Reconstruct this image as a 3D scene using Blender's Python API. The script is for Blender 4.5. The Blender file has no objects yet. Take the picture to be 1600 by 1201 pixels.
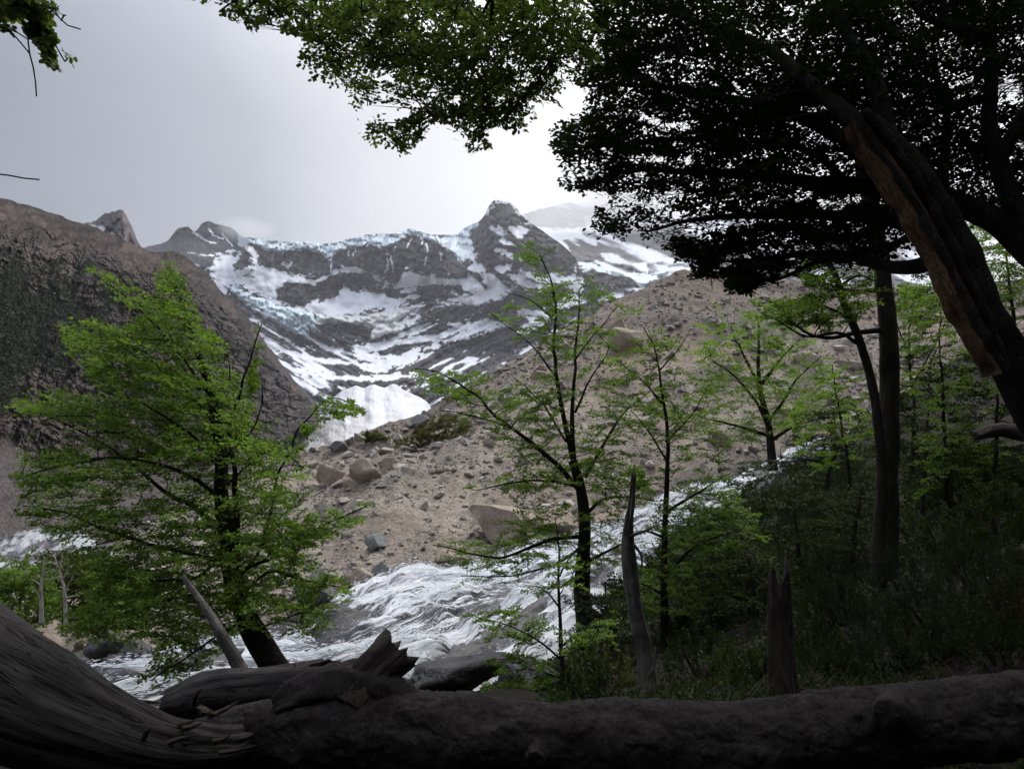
import bpy, bmesh, math, random
import numpy as np
from mathutils import Vector, Matrix

# ------------------------------------------------------------------ camera, sky, sun, exposure
scene = bpy.context.scene
COL = scene.collection
CAM = np.array((0.0, 0.0, 1.6))
PITCH = math.radians(8.0)
FPX = 1142.0
cd = bpy.data.cameras.new('camera')
cd.sensor_width = 36.0
cd.lens = 36.0 * FPX / 1600.0
cd.clip_start = 0.05
cd.clip_end = 60000.0
cam = bpy.data.objects.new('camera', cd)
COL.objects.link(cam)
cam.location = CAM
cam.rotation_euler = (math.radians(90) + PITCH, 0, 0)
scene.camera = cam

SUN_EL, SUN_AZ = math.radians(60), math.radians(24)      # azimuth measured from +Y towards +X
SUN_DIR = (math.sin(SUN_AZ) * math.cos(SUN_EL), math.cos(SUN_AZ) * math.cos(SUN_EL), math.sin(SUN_EL))
world = bpy.data.worlds.new('World')
scene.world = world
world.use_nodes = True
wn, wl = world.node_tree.nodes, world.node_tree.links
wn.clear()
w_out = wn.new('ShaderNodeOutputWorld')
w_bg = wn.new('ShaderNodeBackground')
w_bg.inputs['Strength'].default_value = 0.1
w_sky = wn.new('ShaderNodeTexSky')
w_sky.sky_type = 'NISHITA'
w_sky.sun_disc = False
w_sky.sun_elevation = SUN_EL
w_sky.sun_rotation = SUN_AZ
w_sky.air_density = 1.0
w_sky.dust_density = 3.0
w_tc = wn.new('ShaderNodeTexCoord')
# cloud deck: grey, brighter round the hidden sun, soft mottling
w_dot = wn.new('ShaderNodeVectorMath'); w_dot.operation = 'DOT_PRODUCT'
w_nrm = wn.new('ShaderNodeVectorMath'); w_nrm.operation = 'NORMALIZE'
wl.new(w_tc.outputs['Generated'], w_nrm.inputs[0])
wl.new(w_nrm.outputs[0], w_dot.inputs[0])
gl_az, gl_el = math.radians(30), math.radians(25)
w_dot.inputs[1].default_value = (math.sin(gl_az) * math.cos(gl_el), math.cos(gl_az) * math.cos(gl_el), math.sin(gl_el))
w_noi = wn.new('ShaderNodeTexNoise')
w_noi.inputs['Scale'].default_value = 2.2
w_noi.inputs['Detail'].default_value = 4
w_map = wn.new('ShaderNodeMapping')
w_map.inputs['Scale'].default_value = (1, 1, 2.2)
wl.new(w_nrm.outputs[0], w_map.inputs[0])
wl.new(w_map.outputs[0], w_noi.inputs['Vector'])
w_ma = wn.new('ShaderNodeMath'); w_ma.operation = 'MULTIPLY_ADD'
wl.new(w_noi.outputs['Fac'], w_ma.inputs[0])
w_ma.inputs[1].default_value = 0.12
wl.new(w_dot.outputs['Value'], w_ma.inputs[2])
w_rmp = wn.new('ShaderNodeValToRGB')
w_rmp.color_ramp.interpolation = 'LINEAR'
els = w_rmp.color_ramp.elements
els[0].position = 0.0; els[0].color = (0.17, 0.18, 0.22, 1)
els[1].position = 1.0; els[1].color = (0.80, 0.80, 0.82, 1)
for p_, c_ in ((0.50, (0.19, 0.205, 0.25)), (0.68, (0.335, 0.35, 0.395)), (0.78, (0.55, 0.56, 0.59)), (0.90, (0.78, 0.785, 0.79))):
    e = els.new(p_); e.color = c_ + (1,)
w_sc = wn.new('ShaderNodeVectorMath'); w_sc.operation = 'SCALE'
w_sc.inputs['Scale'].default_value = 10.0
w_sub = wn.new('ShaderNodeMath'); w_sub.operation = 'SUBTRACT'
wl.new(w_ma.outputs[0], w_sub.inputs[0]); w_sub.inputs[1].default_value = 0.06
wl.new(w_sub.outputs[0], w_rmp.inputs['Fac'])
wl.new(w_rmp.outputs['Color'], w_sc.inputs[0])
# overcast deck is brighter towards the zenith
w_sep = wn.new('ShaderNodeSeparateXYZ'); wl.new(w_nrm.outputs[0], w_sep.inputs[0])
w_zen = wn.new('ShaderNodeMapRange'); w_zen.interpolation_type = 'SMOOTHSTEP'
wl.new(w_sep.outputs['Z'], w_zen.inputs['Value'])
w_zen.inputs['From Min'].default_value = 0.45; w_zen.inputs['From Max'].default_value = 0.95
w_zen.inputs['To Min'].default_value = 10.0; w_zen.inputs['To Max'].default_value = 38.0
wl.new(w_zen.outputs[0], w_sc.inputs['Scale'])
w_mix = wn.new('ShaderNodeMix'); w_mix.data_type = 'RGBA'
w_mix.inputs['Factor'].default_value = 0.94
wl.new(w_sky.outputs['Color'], w_mix.inputs['A'])
wl.new(w_sc.outputs[0], w_mix.inputs['B'])
wl.new(w_mix.outputs['Result'], w_bg.inputs['Color'])
wl.new(w_bg.outputs[0], w_out.inputs['Surface'])

sl = bpy.data.lights.new('sun', 'SUN')
sl.energy = 1.4
sl.angle = math.radians(25)
sl.color = (1.0, 0.97, 0.93)
sun = bpy.data.objects.new('sun', sl)
COL.objects.link(sun)
sun.rotation_euler = Vector(SUN_DIR).to_track_quat('Z', 'Y').to_euler()

scene.view_settings.view_transform = 'Standard'
scene.view_settings.look = 'None'
scene.view_settings.exposure = 0.5
scene.view_settings.gamma = 1.0
scene.view_settings.use_curve_mapping = False
scene.cycles.max_bounces = 5
scene.cycles.diffuse_bounces = 2
scene.cycles.glossy_bounces = 2
scene.cycles.transmission_bounces = 3
scene.cycles.transparent_max_bounces = 10
scene.cycles.volume_bounces = 1
scene.cycles.use_adaptive_sampling = True
scene.cycles.adaptive_threshold = 0.04

# ------------------------------------------------------------------ helpers
RNG = np.random.default_rng(7)
random.seed(7)
CP, SP = math.cos(PITCH), math.sin(PITCH)


def P(px, py, Y):
    """World point seen at photo pixel (px, py) standing Y metres ahead."""
    px, py, Y = np.broadcast_arrays(np.asarray(px, float), np.asarray(py, float), np.asarray(Y, float))
    a = (px - 800.0) / FPX
    b = (600.5 - py) / FPX
    ry = CP - b * SP
    rz = SP + b * CP
    s = Y / ry
    return np.stack([CAM[0] + a * s, CAM[1] + Y, CAM[2] + rz * s], -1)


def PIX(p):
    p = np.asarray(p, float) - CAM
    d = p[..., 1] * CP + p[..., 2] * SP
    u = -p[..., 1] * SP + p[..., 2] * CP
    d = np.where(d < 0.05, 0.05, d)
    return 800 + FPX * p[..., 0] / d, 600.5 - FPX * u / d


_perm = np.random.default_rng(3).permutation(4096)
_vals = np.random.default_rng(4).random(4096) * 2 - 1


def vn(x, y, z=0.0):
    x, y, z = np.broadcast_arrays(np.asarray(x, float), np.asarray(y, float), np.asarray(z, float))
    xi, yi, zi = np.floor(x).astype(int), np.floor(y).astype(int), np.floor(z).astype(int)
    fx, fy, fz = x - xi, y - yi, z - zi
    fx = fx * fx * (3 - 2 * fx); fy = fy * fy * (3 - 2 * fy); fz = fz * fz * (3 - 2 * fz)

    def h(i, j, k):
        return _vals[_perm[(_perm[(_perm[i & 4095] + j) & 4095] + k) & 4095]]
    out = 0
    for k, wz in ((0, 1 - fz), (1, fz)):
        a = h(xi, yi, zi + k) * (1 - fx) + h(xi + 1, yi, zi + k) * fx
        b = h(xi, yi + 1, zi + k) * (1 - fx) + h(xi + 1, yi + 1, zi + k) * fx
        out = out + wz * (a * (1 - fy) + b * fy)
    return out


def fbm(x, y, z=0.0, o=5, g=0.5, l=2.03):
    a, s, t = 1.0, 0.0, 0.0
    for i in range(o):
        s = s + a * vn(np.asarray(x) + 17.3 * i, np.asarray(y) - 9.1 * i, np.asarray(z) + 5.7 * i)
        t += a
        a *= g
        x, y, z = np.asarray(x) * l, np.asarray(y) * l, np.asarray(z) * l
    return s / t * 1.6


def ridged(x, y, z=0.0, o=5):
    a, s, t = 1.0, 0.0, 0.0
    for i in range(o):
        s = s + a * (1 - 2 * np.abs(vn(np.asarray(x) + 31.3 * i, np.asarray(y) - 7.7 * i, np.asarray(z) + 2.1 * i)))
        t += a
        a *= 0.5
        x, y, z = np.asarray(x) * 2.07, np.asarray(y) * 2.07, np.asarray(z) * 2.07
    return s / t


def creases(x, y, z=0.0, o=3, lo=0.86, hi=0.975):
    """thin branching lines, 1 on the line"""
    out = 0.0
    for i in range(o):
        f = 2.1 ** i
        out = np.maximum(out, sstep(lo, hi, 1 - np.abs(vn(np.asarray(x) * f + 13.1 * i, np.asarray(y) * f + 4.7 * i, z + 3.3 * i))) * (1 - 0.2 * i))
    return out


def stair(q, a=0.62):
    fr = q - np.floor(q)
    return sstep(a, 1.0, fr) - fr, sstep(a - .1, a + .1, fr)


def sstep(a, b, x):
    t = np.clip((x - a) / (b - a), 0, 1)
    return t * t * (3 - 2 * t)


def interp(pts, x):
    pts = sorted(pts)
    return np.interp(x, [p[0] for p in pts], [p[1] for p in pts])


def poly_sd(poly, x, y):
    """Signed distance to a polygon, positive inside."""
    poly = np.asarray(poly, float)
    d = np.full(np.shape(x), 1e18)
    ins = np.zeros(np.shape(x), bool)
    n = len(poly)
    for i in range(n):
        ax, ay = poly[i]; bx, by = poly[(i + 1) % n]
        ex, ey = bx - ax, by - ay
        t = np.clip(((x - ax) * ex + (y - ay) * ey) / (ex * ex + ey * ey + 1e-9), 0, 1)
        d = np.minimum(d, (x - ax - t * ex) ** 2 + (y - ay - t * ey) ** 2)
        c = ((ay > y) != (by > y)) & (x < ex * (y - ay) / (by - ay + 1e-12) + ax)
        ins ^= c
    d = np.sqrt(d)
    return np.where(ins, d, -d)


def line_d(pts, x, y):
    d = np.full(np.shape(x), 1e18)
    for (ax, ay), (bx, by) in zip(pts[:-1], pts[1:]):
        ex, ey = bx - ax, by - ay
        t = np.clip(((x - ax) * ex + (y - ay) * ey) / (ex * ex + ey * ey + 1e-9), 0, 1)
        d = np.minimum(d, np.hypot(x - ax - t * ex, y - ay - t * ey))
    return d


def new_mesh(name, V, F, smooth=True, attrs=None, mat=None):
    V = np.ascontiguousarray(V, dtype=np.float32).reshape(-1, 3)
    me = bpy.data.meshes.new(name)
    me.vertices.add(len(V))
    me.vertices.foreach_set('co', V.ravel())
    Fs = F if isinstance(F, list) else [F]
    Fs = [np.asarray(f, dtype=np.int32) for f in Fs if len(f)]
    nl = sum(f.size for f in Fs)
    npol = sum(len(f) for f in Fs)
    me.loops.add(nl)
    me.polygons.add(npol)
    me.loops.foreach_set('vertex_index', np.concatenate([f.ravel() for f in Fs]))
    tot = np.concatenate([np.full(len(f), f.shape[1], np.int32) for f in Fs])
    st = np.concatenate([[0], np.cumsum(tot)[:-1]]).astype(np.int32)
    me.polygons.foreach_set('loop_start', st)
    me.polygons.foreach_set('loop_total', tot)
    me.polygons.foreach_set('use_smooth', np.full(npol, smooth, bool))
    for an, (tp, arr) in (attrs or {}).items():
        at = me.attributes.new(an, tp, 'POINT')
        arr = np.ascontiguousarray(arr, dtype=np.float32)
        if tp == 'FLOAT':
            at.data.foreach_set('value', arr.ravel())
        elif tp == 'FLOAT_VECTOR':
            at.data.foreach_set('vector', arr.ravel())
        else:
            if arr.shape[-1] == 3:
                arr = np.concatenate([arr.reshape(-1, 3), np.ones((arr.size // 3, 1), np.float32)], 1)
            at.data.foreach_set('color', np.ascontiguousarray(arr, dtype=np.float32).ravel())
    me.update(calc_edges=True)
    if mat:
        me.materials.append(mat)
    return me


def link(name, me, parent=None, loc=None, label=None, cat=None, group=None, kind=None):
    o = bpy.data.objects.new(name, me)
    COL.objects.link(o)
    if parent is not None:
        o.parent = parent
        pl = np.array(parent.get('_w', (0, 0, 0)), float)
        if loc is not None:
            o.location = np.asarray(loc, float) - pl
    elif loc is not None:
        o.location = loc
    if label: o['label'] = label
    if cat: o['category'] = cat
    if group: o['group'] = group
    if kind: o['kind'] = kind
    return o


def root(name, loc, label, cat, group=None):
    return link(name, None, None, loc, label, cat, group)


def child(name, V, F, rt, mat, smooth=True, attrs=None, kind=None, label=None):
    """Mesh part under an Empty, coordinates given in world space."""
    L = np.array(rt.location, float)
    if rt.parent:
        L = L + np.array(rt.parent.location, float)
    me = new_mesh(name, np.asarray(V) - L, F, smooth, attrs, mat)
    return link(name, me, rt, None, label, None, None, kind)


def grid_faces(r, c, mask=None):
    i = np.arange(r * c).reshape(r, c)
    f = np.stack([i[:-1, :-1], i[:-1, 1:], i[1:, 1:], i[1:, :-1]], -1)
    if mask is not None:
        return f[mask]
    return f.reshape(-1, 4)


def compact(V, F, attrs=None):
    u, inv = np.unique(F.ravel(), return_inverse=True)
    return V.reshape(-1, V.shape[-1])[u], inv.reshape(F.shape), u


def catmull(pts, n):
    pts = np.asarray(pts, float)
    if len(pts) == 2:
        t = np.linspace(0, 1, n)[:, None]
        return pts[0] * (1 - t) + pts[1] * t
    p = np.vstack([2 * pts[0] - pts[1], pts, 2 * pts[-1] - pts[-2]])
    seg = np.linalg.norm(np.diff(pts, axis=0), axis=1)
    cum = np.concatenate([[0], np.cumsum(seg)]); cum /= cum[-1]
    out = []
    for t in np.linspace(0, 1, n):
        k = min(np.searchsorted(cum, t, side='right') - 1, len(pts) - 2)
        u = (t - cum[k]) / max(cum[k + 1] - cum[k], 1e-9)
        a, b, c, d = p[k], p[k + 1], p[k + 2], p[k + 3]
        out.append(0.5 * (2 * b + (c - a) * u + (2 * a - 5 * b + 4 * c - d) * u * u + (3 * b - a - 3 * c + d) * u ** 3))
    return np.array(out)


def frames(pts):
    T = np.gradient(pts, axis=0)
    T /= np.linalg.norm(T, axis=1, keepdims=True) + 1e-12
    ref = np.array((0, 0, 1.0)) if abs(T[0][2]) < 0.9 else np.array((1.0, 0, 0))
    N = np.zeros_like(T); B = np.zeros_like(T)
    n = ref - T[0] * ref.dot(T[0])
    for i in range(len(T)):
        n = n - T[i] * n.dot(T[i]); n /= np.linalg.norm(n) + 1e-12
        N[i] = n; B[i] = np.cross(T[i], n)
    return T, N, B


def tube(pts, rad, sides=8, disp=None, cap=True):
    """Tapered tube; returns vertices and quad faces (plus cap rings closed to a point)."""
    pts = np.asarray(pts, float)
    n = len(pts)
    rad = np.broadcast_to(np.asarray(rad, float), (n,))
    T, N, B = frames(pts)
    a = np.linspace(0, 2 * np.pi, sides, endpoint=False)
    R = rad[:, None] * np.ones(sides)
    if disp is not None:
        R = R * disp(np.linspace(0, 1, n)[:, None] * np.ones(sides), a[None, :] * np.ones((n, 1)))
    ring = pts[:, None, :] + R[..., None] * (np.cos(a)[None, :, None] * N[:, None, :] + np.sin(a)[None, :, None] * B[:, None, :])
    V = ring.reshape(-1, 3)
    i = np.arange(n * sides).reshape(n, sides)
    j = np.roll(i, -1, axis=1)
    F = np.stack([i[:-1], j[:-1], j[1:], i[1:]], -1).reshape(-1, 4)
    if cap:
        V = np.vstack([V, pts[0], pts[-1]])
        c0, c1 = n * sides, n * sides + 1
        q0 = np.stack([np.full(sides, c0), j[0], i[0], np.full(sides, c0)], -1)
        q1 = np.stack([np.full(sides, c1), i[-1], j[-1], np.full(sides, c1)], -1)
        return V, [F, q0[:, :3], q1[:, :3]]
    return V, [F]


class MB:
    def __init__(s):
        s.V, s.F, s.n = [], {}, 0

    def add(s, V, F):
        for f in (F if isinstance(F, list) else [F]):
            f = np.asarray(f)
            if len(f):
                s.F.setdefault(f.shape[1], []).append(f + s.n)
        s.V.append(np.asarray(V)); s.n += len(V)

    def get(s):
        return np.vstack(s.V), [np.vstack(v) for v in s.F.values()]


# ------------------------------------------------------------------ materials
class NT:
    def __init__(s, name):
        s.m = bpy.data.materials.new(name)
        s.m.use_nodes = True
        s.t = s.m.node_tree
        s.t.nodes.clear()
        s.out = s.n('ShaderNodeOutputMaterial')

    def n(s, typ, **kw):
        nd = s.t.nodes.new(typ)
        for k, v in kw.items():
            if k.startswith('_'):
                setattr(nd, k[1:], v)
            else:
                s.set(nd, k.replace('__', ' '), v)
        return nd

    def set(s, nd, k, v):
        i = nd.inputs[int(k[1:])] if k[0] == 'i' and k[1:].isdigit() else nd.inputs[k]
        if hasattr(v, 'is_output'):
            s.t.links.new(v, i)
        else:
            i.default_value = v

    def attr(s, name):
        return s.n('ShaderNodeAttribute', _attribute_name=name)

    def coord(s, scale=(1, 1, 1), src='Object', vec=None):
        if vec is None:
            vec = s.n('ShaderNodeTexCoord').outputs[src]
        return s.n('ShaderNodeMapping', Vector=vec, Scale=scale).outputs[0]

    def noise(s, vec, scale, detail=4, rough=0.55, dist=0.0):
        return s.n('ShaderNodeTexNoise', Vector=vec, Scale=scale, Detail=detail, Roughness=rough, Distortion=dist).outputs['Fac']

    def vor(s, vec, scale, feat='F1', out='Distance'):
        return s.n('ShaderNodeTexVoronoi', _feature=feat, Vector=vec, Scale=scale).outputs[out]

    def math(s, op, a, b=0.0, c=0.0):
        return s.n('ShaderNodeMath', _operation=op, i0=a, i1=b, i2=c).outputs[0]

    def rng(s, v, a, b, c=0.0, d=1.0):
        nd = s.n('ShaderNodeMapRange', Value=v)
        for k, x in (('From Min', a), ('From Max', b), ('To Min', c), ('To Max', d)):
            nd.inputs[k].default_value = x
        return nd.outputs[0]

    def mix(s, f, a, b, typ='MIX'):
        nd = s.n('ShaderNodeMix', _data_type='RGBA', _blend_type=typ)
        s.set(nd, 'Factor', f)
        for k, v in (('A', a), ('B', b)):
            if isinstance(v, tuple) and len(v) == 3:
                v = v + (1,)
            s.set(nd, k, v)
        return nd.outputs['Result']

    def bump(s, h, strength=0.5, dist=0.1, normal=None):
        nd = s.n('ShaderNodeBump', Height=h, Strength=strength, Distance=dist)
        if normal is not None:
            s.set(nd, 'Normal', normal)
        return nd.outputs[0]

    def bsdf(s, color, rough=0.85, normal=None, spec=0.3, **kw):
        if isinstance(color, tuple) and len(color) == 3:
            color = color + (1,)
        nd = s.n('ShaderNodeBsdfPrincipled', Base__Color=color, Roughness=rough, **kw)
        nd.inputs['Specular IOR Level'].default_value = spec
        if normal is not None:
            s.set(nd, 'Normal', normal)
        return nd.outputs[0]

    def done(s, sh):
        s.t.links.new(sh, s.out.inputs['Surface'])
        return s.m


def mat_terrain(name, scale, bump_d, rough=0.9, var=0.35, b_str=0.6, spec=0.2):
    k = NT(name)
    c = k.coord()
    a = k.attr('col').outputs['Color']
    n1 = k.noise(c, scale, 5, 0.66)
    n2 = k.noise(c, scale * 9.3, 3, 0.66)
    v = k.math('MULTIPLY', k.rng(n1, 0.25, 0.75, 1 - var, 1 + var), k.rng(n2, 0.25, 0.75, 1 - var * .6, 1 + var * .6))
    col = k.mix(1.0, a, k.n('ShaderNodeCombineXYZ', X=v, Y=v, Z=v).outputs[0], 'MULTIPLY')
    h = k.math('ADD', n1, k.math('MULTIPLY', n2, 0.4))
    return k.done(k.bsdf(col, rough, k.bump(h, b_str, bump_d), spec))


def mat_bark(name, c1, c2, sc=14.0, stretch=0.22, bump=0.9, dist=0.02, moss=None):
    k = NT(name)
    c = k.coord((1, 1, stretch))
    n = k.noise(c, sc, 6, 0.65, 0.6)
    v = k.vor(k.coord((1, 1, stretch * 1.4)), sc * 1.6, 'DISTANCE_TO_EDGE')
    f = k.rng(n, 0.3, 0.7)
    col = k.mix(f, c1, c2)
    big = k.noise(k.coord(), 2.3, 3)
    col = k.mix(k.rng(big, 0.45, 0.7), col, tuple(0.6 * x for x in c1))
    if moss:
        col = k.mix(k.rng(k.noise(k.coord(), 5.0, 5), 0.52, 0.66, 0, 0.8), col, moss)
    h = k.math('ADD', n, k.math('MULTIPLY', k.rng(v, 0.0, 0.12), 0.7))
    return k.done(k.bsdf(col, 0.9, k.bump(h, bump, dist), 0.2))


def mat_wood(name, c1, c2, axis='FLOW', sc=9.0):
    """weathered wood with grain along the flow attribute (x = along, y = round)."""
    k = NT(name)
    a = k.attr('flow').outputs['Vector']
    g = k.noise(k.coord((1.2, 16, 16), vec=a), sc * .5, 6, 0.6, 0.3)
    cr = k.noise(k.coord((0.7, 7, 7), vec=a), sc * .5, 3, 0.5, 0.8)
    crack = k.rng(k.math('ABSOLUTE', k.math('SUBTRACT', cr, 0.5)), 0.0, 0.025)
    col = k.mix(k.rng(g, 0.3, 0.7), c1, c2)
    col = k.mix(k.rng(k.noise(k.coord(), 3.0, 4), 0.45, 0.65), col, tuple(0.55 * x for x in c1))
    col = k.mix(crack, tuple(0.25 * x for x in c1), col)
    h = k.math('ADD', k.math('MULTIPLY', g, 0.5), crack)
    return k.done(k.bsdf(col, 0.85, k.bump(h, 0.8, 0.012), 0.25))


def mat_leaf(name, dark, light, trans=0.45, rough=0.5, gloss=0.03):
    k = NT(name)
    t = k.attr('tint').outputs['Fac']
    col = k.mix(t, dark, light)
    d = k.n('ShaderNodeBsdfDiffuse', Color=col).outputs[0]
    gl = k.n('ShaderNodeBsdfGlossy', Color=(1, 1, 1, 1), Roughness=rough).outputs[0]
    d = k.n('ShaderNodeMixShader', Fac=gloss, i1=d, i2=gl).outputs[0]
    tr = k.n('ShaderNodeBsdfTranslucent', Color=k.mix(0.5, col, k.mix(1.0, col, (1.0, 1.25, 0.45), 'MULTIPLY'))).outputs[0]
    return k.done(k.n('ShaderNodeMixShader', Fac=trans, i1=d, i2=tr).outputs[0])


def mat_rock(name, c1, c2, sc=1.2, bump=0.7, dist=0.08, rough=0.85, obj_var=0.35, spec=0.25):
    k = NT(name)
    c = k.coord()
    inf = k.n('ShaderNodeObjectInfo').outputs['Random']
    n = k.noise(c, sc, 6, 0.65, 0.4)
    n2 = k.noise(c, sc * 9, 4, 0.6)
    col = k.mix(k.rng(n, 0.3, 0.7), c1, c2)
    v = k.math('MULTIPLY', k.rng(inf, 0, 1, 1 - obj_var, 1 + obj_var), k.rng(n2, 0.3, 0.7, 0.8, 1.2))
    col = k.mix(1.0, col, k.n('ShaderNodeCombineXYZ', X=v, Y=v, Z=v).outputs[0], 'MULTIPLY')
    h = k.math('ADD', n, k.math('MULTIPLY', n2, 0.3))
    return k.done(k.bsdf(col, rough, k.bump(h, bump, dist), spec))


# ------------------------------------------------------------------ far mountains
def mix3(a, b, f):
    return a * (1 - f[..., None]) + np.asarray(b, float) * f[..., None]


def sheet(x0, x1, ncol, nrow, top, bot, depth, jag=(2.0, 14.0), tpow=1.0):
    """A mountain face: rows climb from its foot to its crest, each point at its own distance."""
    px = np.linspace(x0, x1, ncol)[None, :] * np.ones((nrow, 1))
    t = (np.linspace(0, 1, nrow) ** tpow)[:, None] * np.ones((1, ncol))
    crest = interp(top, px) + jag[0] * fbm(px / jag[1], 3.3, 1.1, 4) * 0.8
    foot = interp(bot, px)
    py = foot + (crest - foot) * t
    Y = depth(px, py, t)
    return px, py, t, Y


def with_back(V, drop, run):
    """add the unseen rear slope behind the crest"""
    last = V[-1]
    rows = [V]
    far = np.linalg.norm(last - CAM, axis=1, keepdims=True)
    for k in range(1, 6):
        b = CAM + (last - CAM) * (1 + run * k / 5 / far)
        b[:, 2] = last[:, 2] - drop * (k / 5) ** 1.3
        rows.append(b[None])
    return np.concatenate(rows, 0)


C2 = lambda L: [(200 + x / 3.2, 290 + y / 3.2) for x, y in L]
C3 = lambda L: [(600 + x / 3.2, 290 + y / 3.2) for x, y in L]

m_far = mat_terrain('far_rock_and_snow', 0.02, 3.0, 0.85, 0.14, 0.35)
m_cliff = mat_terrain('brown_cliff_rock', 0.045, 5.0, 0.92, 0.30, 0.9)


def mat_ice(name, c1, c2, dirt, sc=0.03):
    k = NT(name)
    c = k.coord((1, 1, 0.5))
    n = k.noise(c, sc, 6, 0.65, 0.5)
    n2 = k.noise(c, sc * 4, 5, 0.65, 1.0)
    col = k.mix(k.rng(n, 0.35, 0.65), c1, c2)
    col = k.mix(k.rng(n2, 0.52, 0.72, 0, 0.6), col, dirt)
    crk = k.rng(k.vor(k.coord((1, 1, 0.3)), sc * 2.0, 'DISTANCE_TO_EDGE'), 0.0, 0.10)
    h = k.math('ADD', k.math('ADD', n, n2), k.math('MULTIPLY', crk, 0.35))
    return k.done(k.bsdf(col, 0.55, k.bump(h, 0.55, 5.0), 0.3))


m_ice_blue = mat_ice('blue_glacier_ice', (0.62, 0.80, 0.86), (0.82, 0.91, 0.93), (0.70, 0.74, 0.73))
m_ice_pale = mat_ice('dusty_glacier_ice', (0.76, 0.77, 0.73), (0.86, 0.88, 0.86), (0.62, 0.60, 0.55))
m_ice_cap = mat_ice('ice_cap_ice', (0.68, 0.83, 0.90), (0.86, 0.92, 0.95), (0.75, 0.85, 0.90))
m_snow = mat_ice('avalanche_snow', (0.86, 0.86, 0.87), (0.92, 0.92, 0.93), (0.74, 0.71, 0.67), 0.02)

# --- the glacier cirque (main wall)
SKY2 = [(60, 400), (200, 392), (240, 384), (262, 376), (270, 366), (278, 357), (294, 355), (303, 362), (309, 359), (316, 349), (322, 346), (336, 348),
        (359, 354), (370, 363), (378, 370), (403, 372), (415, 375), (434, 375), (470, 377), (497, 379), (512, 380), (537, 376), (572, 366), (590, 365),
        (615, 366), (637, 359), (650, 359), (669, 365), (684, 366), (705, 366), (716, 366), (722, 358), (734, 351), (747, 347), (756, 337),
        (764, 322), (772, 314), (780, 312), (796, 314), (801, 317), (809, 327), (816, 337), (831, 349), (847, 361), (866, 374), (887, 390),
        (899, 401), (906, 418), (930, 424), (960, 430), (985, 433), (1000, 448), (1030, 462), (1100, 470), (1300, 490)]
BOT2 = [(0, 720), (420, 720), (1300, 720)]

def depth2(px, py, t):
    # bowl: nearer on the flanks, farther in the middle; steps back up the wall
    v = (720 - py) / 360.0
    base = 1500 + 1050 * v + 250 * sstep(0.3, 0.5, v)
    base = base + 350 * sstep(330, 230, px) - 260 * np.exp(-((px - 800) / 75.0) ** 2) * sstep(560, 380, py)
    base = base + 200 * sstep(690, 715, px) * sstep(760, 735, px) * sstep(430, 370, py)
    base = base + 500 * sstep(390, 365, px) * sstep(420, 370, py)
    base -= 90 * np.exp(-((px - 572) / 42.0) ** 2) * sstep(440, 410, py)
    base -= 120 * np.exp(-((px - 648) / 48.0) ** 2) * sstep(450, 420, py)
    base -= 100 * np.exp(-((px - 382) / 16.0) ** 2) * sstep(440, 400, py)
    return base

px, py, t, Y = sheet(150, 1150, 740, 260, SKY2, BOT2, depth2, (2.6, 16.0))
w = px + 6 * fbm(px / 40, py / 40, 2.0, 3)
bowl = py + 0.45 * np.abs(px - 590) ** 1.12 * np.where(px > 590, 0.55, 0.62)            # curved strata of the bowl
nr = ridged(px / 45 + 0.35 * py / 45, py / 110, 0.3, 5)
strat = fbm(px / 130, bowl / 9.0, 5.1, 4)
gul = ridged(px / 16, py / 80, 8.2, 4)
nf = fbm(px / 14, py / 10, 1.7, 5)
hi = sstep(470, 430, py)
relief = -60 * nr * (0.5 + 0.5 * hi) - 30 * gul * hi - 16 * strat * (1 - hi) - 18 * nf - 9 * ridged(px / 8 + py / 30, py / 9, 3.4, 4)
relief = relief * (0.25 + 0.75 * sstep(1.0, 0.93, t))
q1 = (bowl + 8 * fbm(px / 45, py / 30, 3.8, 4)) / 10.0
q2 = (py + 0.18 * np.abs(px - 790) + 12 * fbm(px / 30, py / 40, 5.8, 4)) / 13.0
s1, led1 = stair(q1); s2, led2 = stair(q2)
lw = sstep(455, 500, py)
ledge = led1 * lw + led2 * (1 - lw)
cr_v = creases(px / 13 + py / 90, py / 60, 2.2, 3)
cr_d = creases((px + py) / 40, (py - .4 * px) / 22, 7.2, 3)
relief = relief + (28 * s1 * lw + 18 * s2 * (1 - lw)) + 24 * cr_v * (1 - lw) + 14 * cr_d
Y0 = Y.copy()
Y = Y + relief * sstep(0, 0.1, t)
V = P(px, py, Y)
def slope_up(V):
    n = np.cross(np.gradient(V, axis=1), np.gradient(V, axis=0))
    n /= np.linalg.norm(n, axis=-1, keepdims=True) + 1e-9
    return n[..., 2] * np.sign(n[..., 2].mean())
nz = slope_up(V)
nz = nz - nz.mean()
# snow cover by place on the wall
ne = fbm(px / 22, py / 16, 9.9, 5)          # ragged edge
nfine = fbm(px / 6, py / 4.5, 4.9, 4)
snow = -0.16 + 0.85 * fbm(px / 55, py / 34, 6.6, 5, 0.55)
low = sstep(470, 520, py)
rightpk = sstep(700, 740, px) * sstep(480, 420, py)
diag = fbm((px + 1.3 * py) / 46, (py - 0.5 * px) / 15, 3.9, 5)
snow = np.where(rightpk > 0.5, -0.36 + 1.05 * diag, snow)
bands = fbm(px / 70, bowl / 7.0, 12.1, 4) + 0.5 * fbm(px / 18, bowl / 5, 2.1, 3)
snow = snow * (1 - low) + low * (-0.42 + 1.25 * bands)
def addpoly(f, L, amp=1.0, soft=6.0, rag=9.0):
    d = poly_sd(L, px + 3 * nfine, py + 2 * nfine) / soft + ne * rag / 16 + 0.1
    return np.maximum(f, np.where(d > 0, 0.35 + 2.2 * np.clip(d, 0, 1), d))
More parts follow.
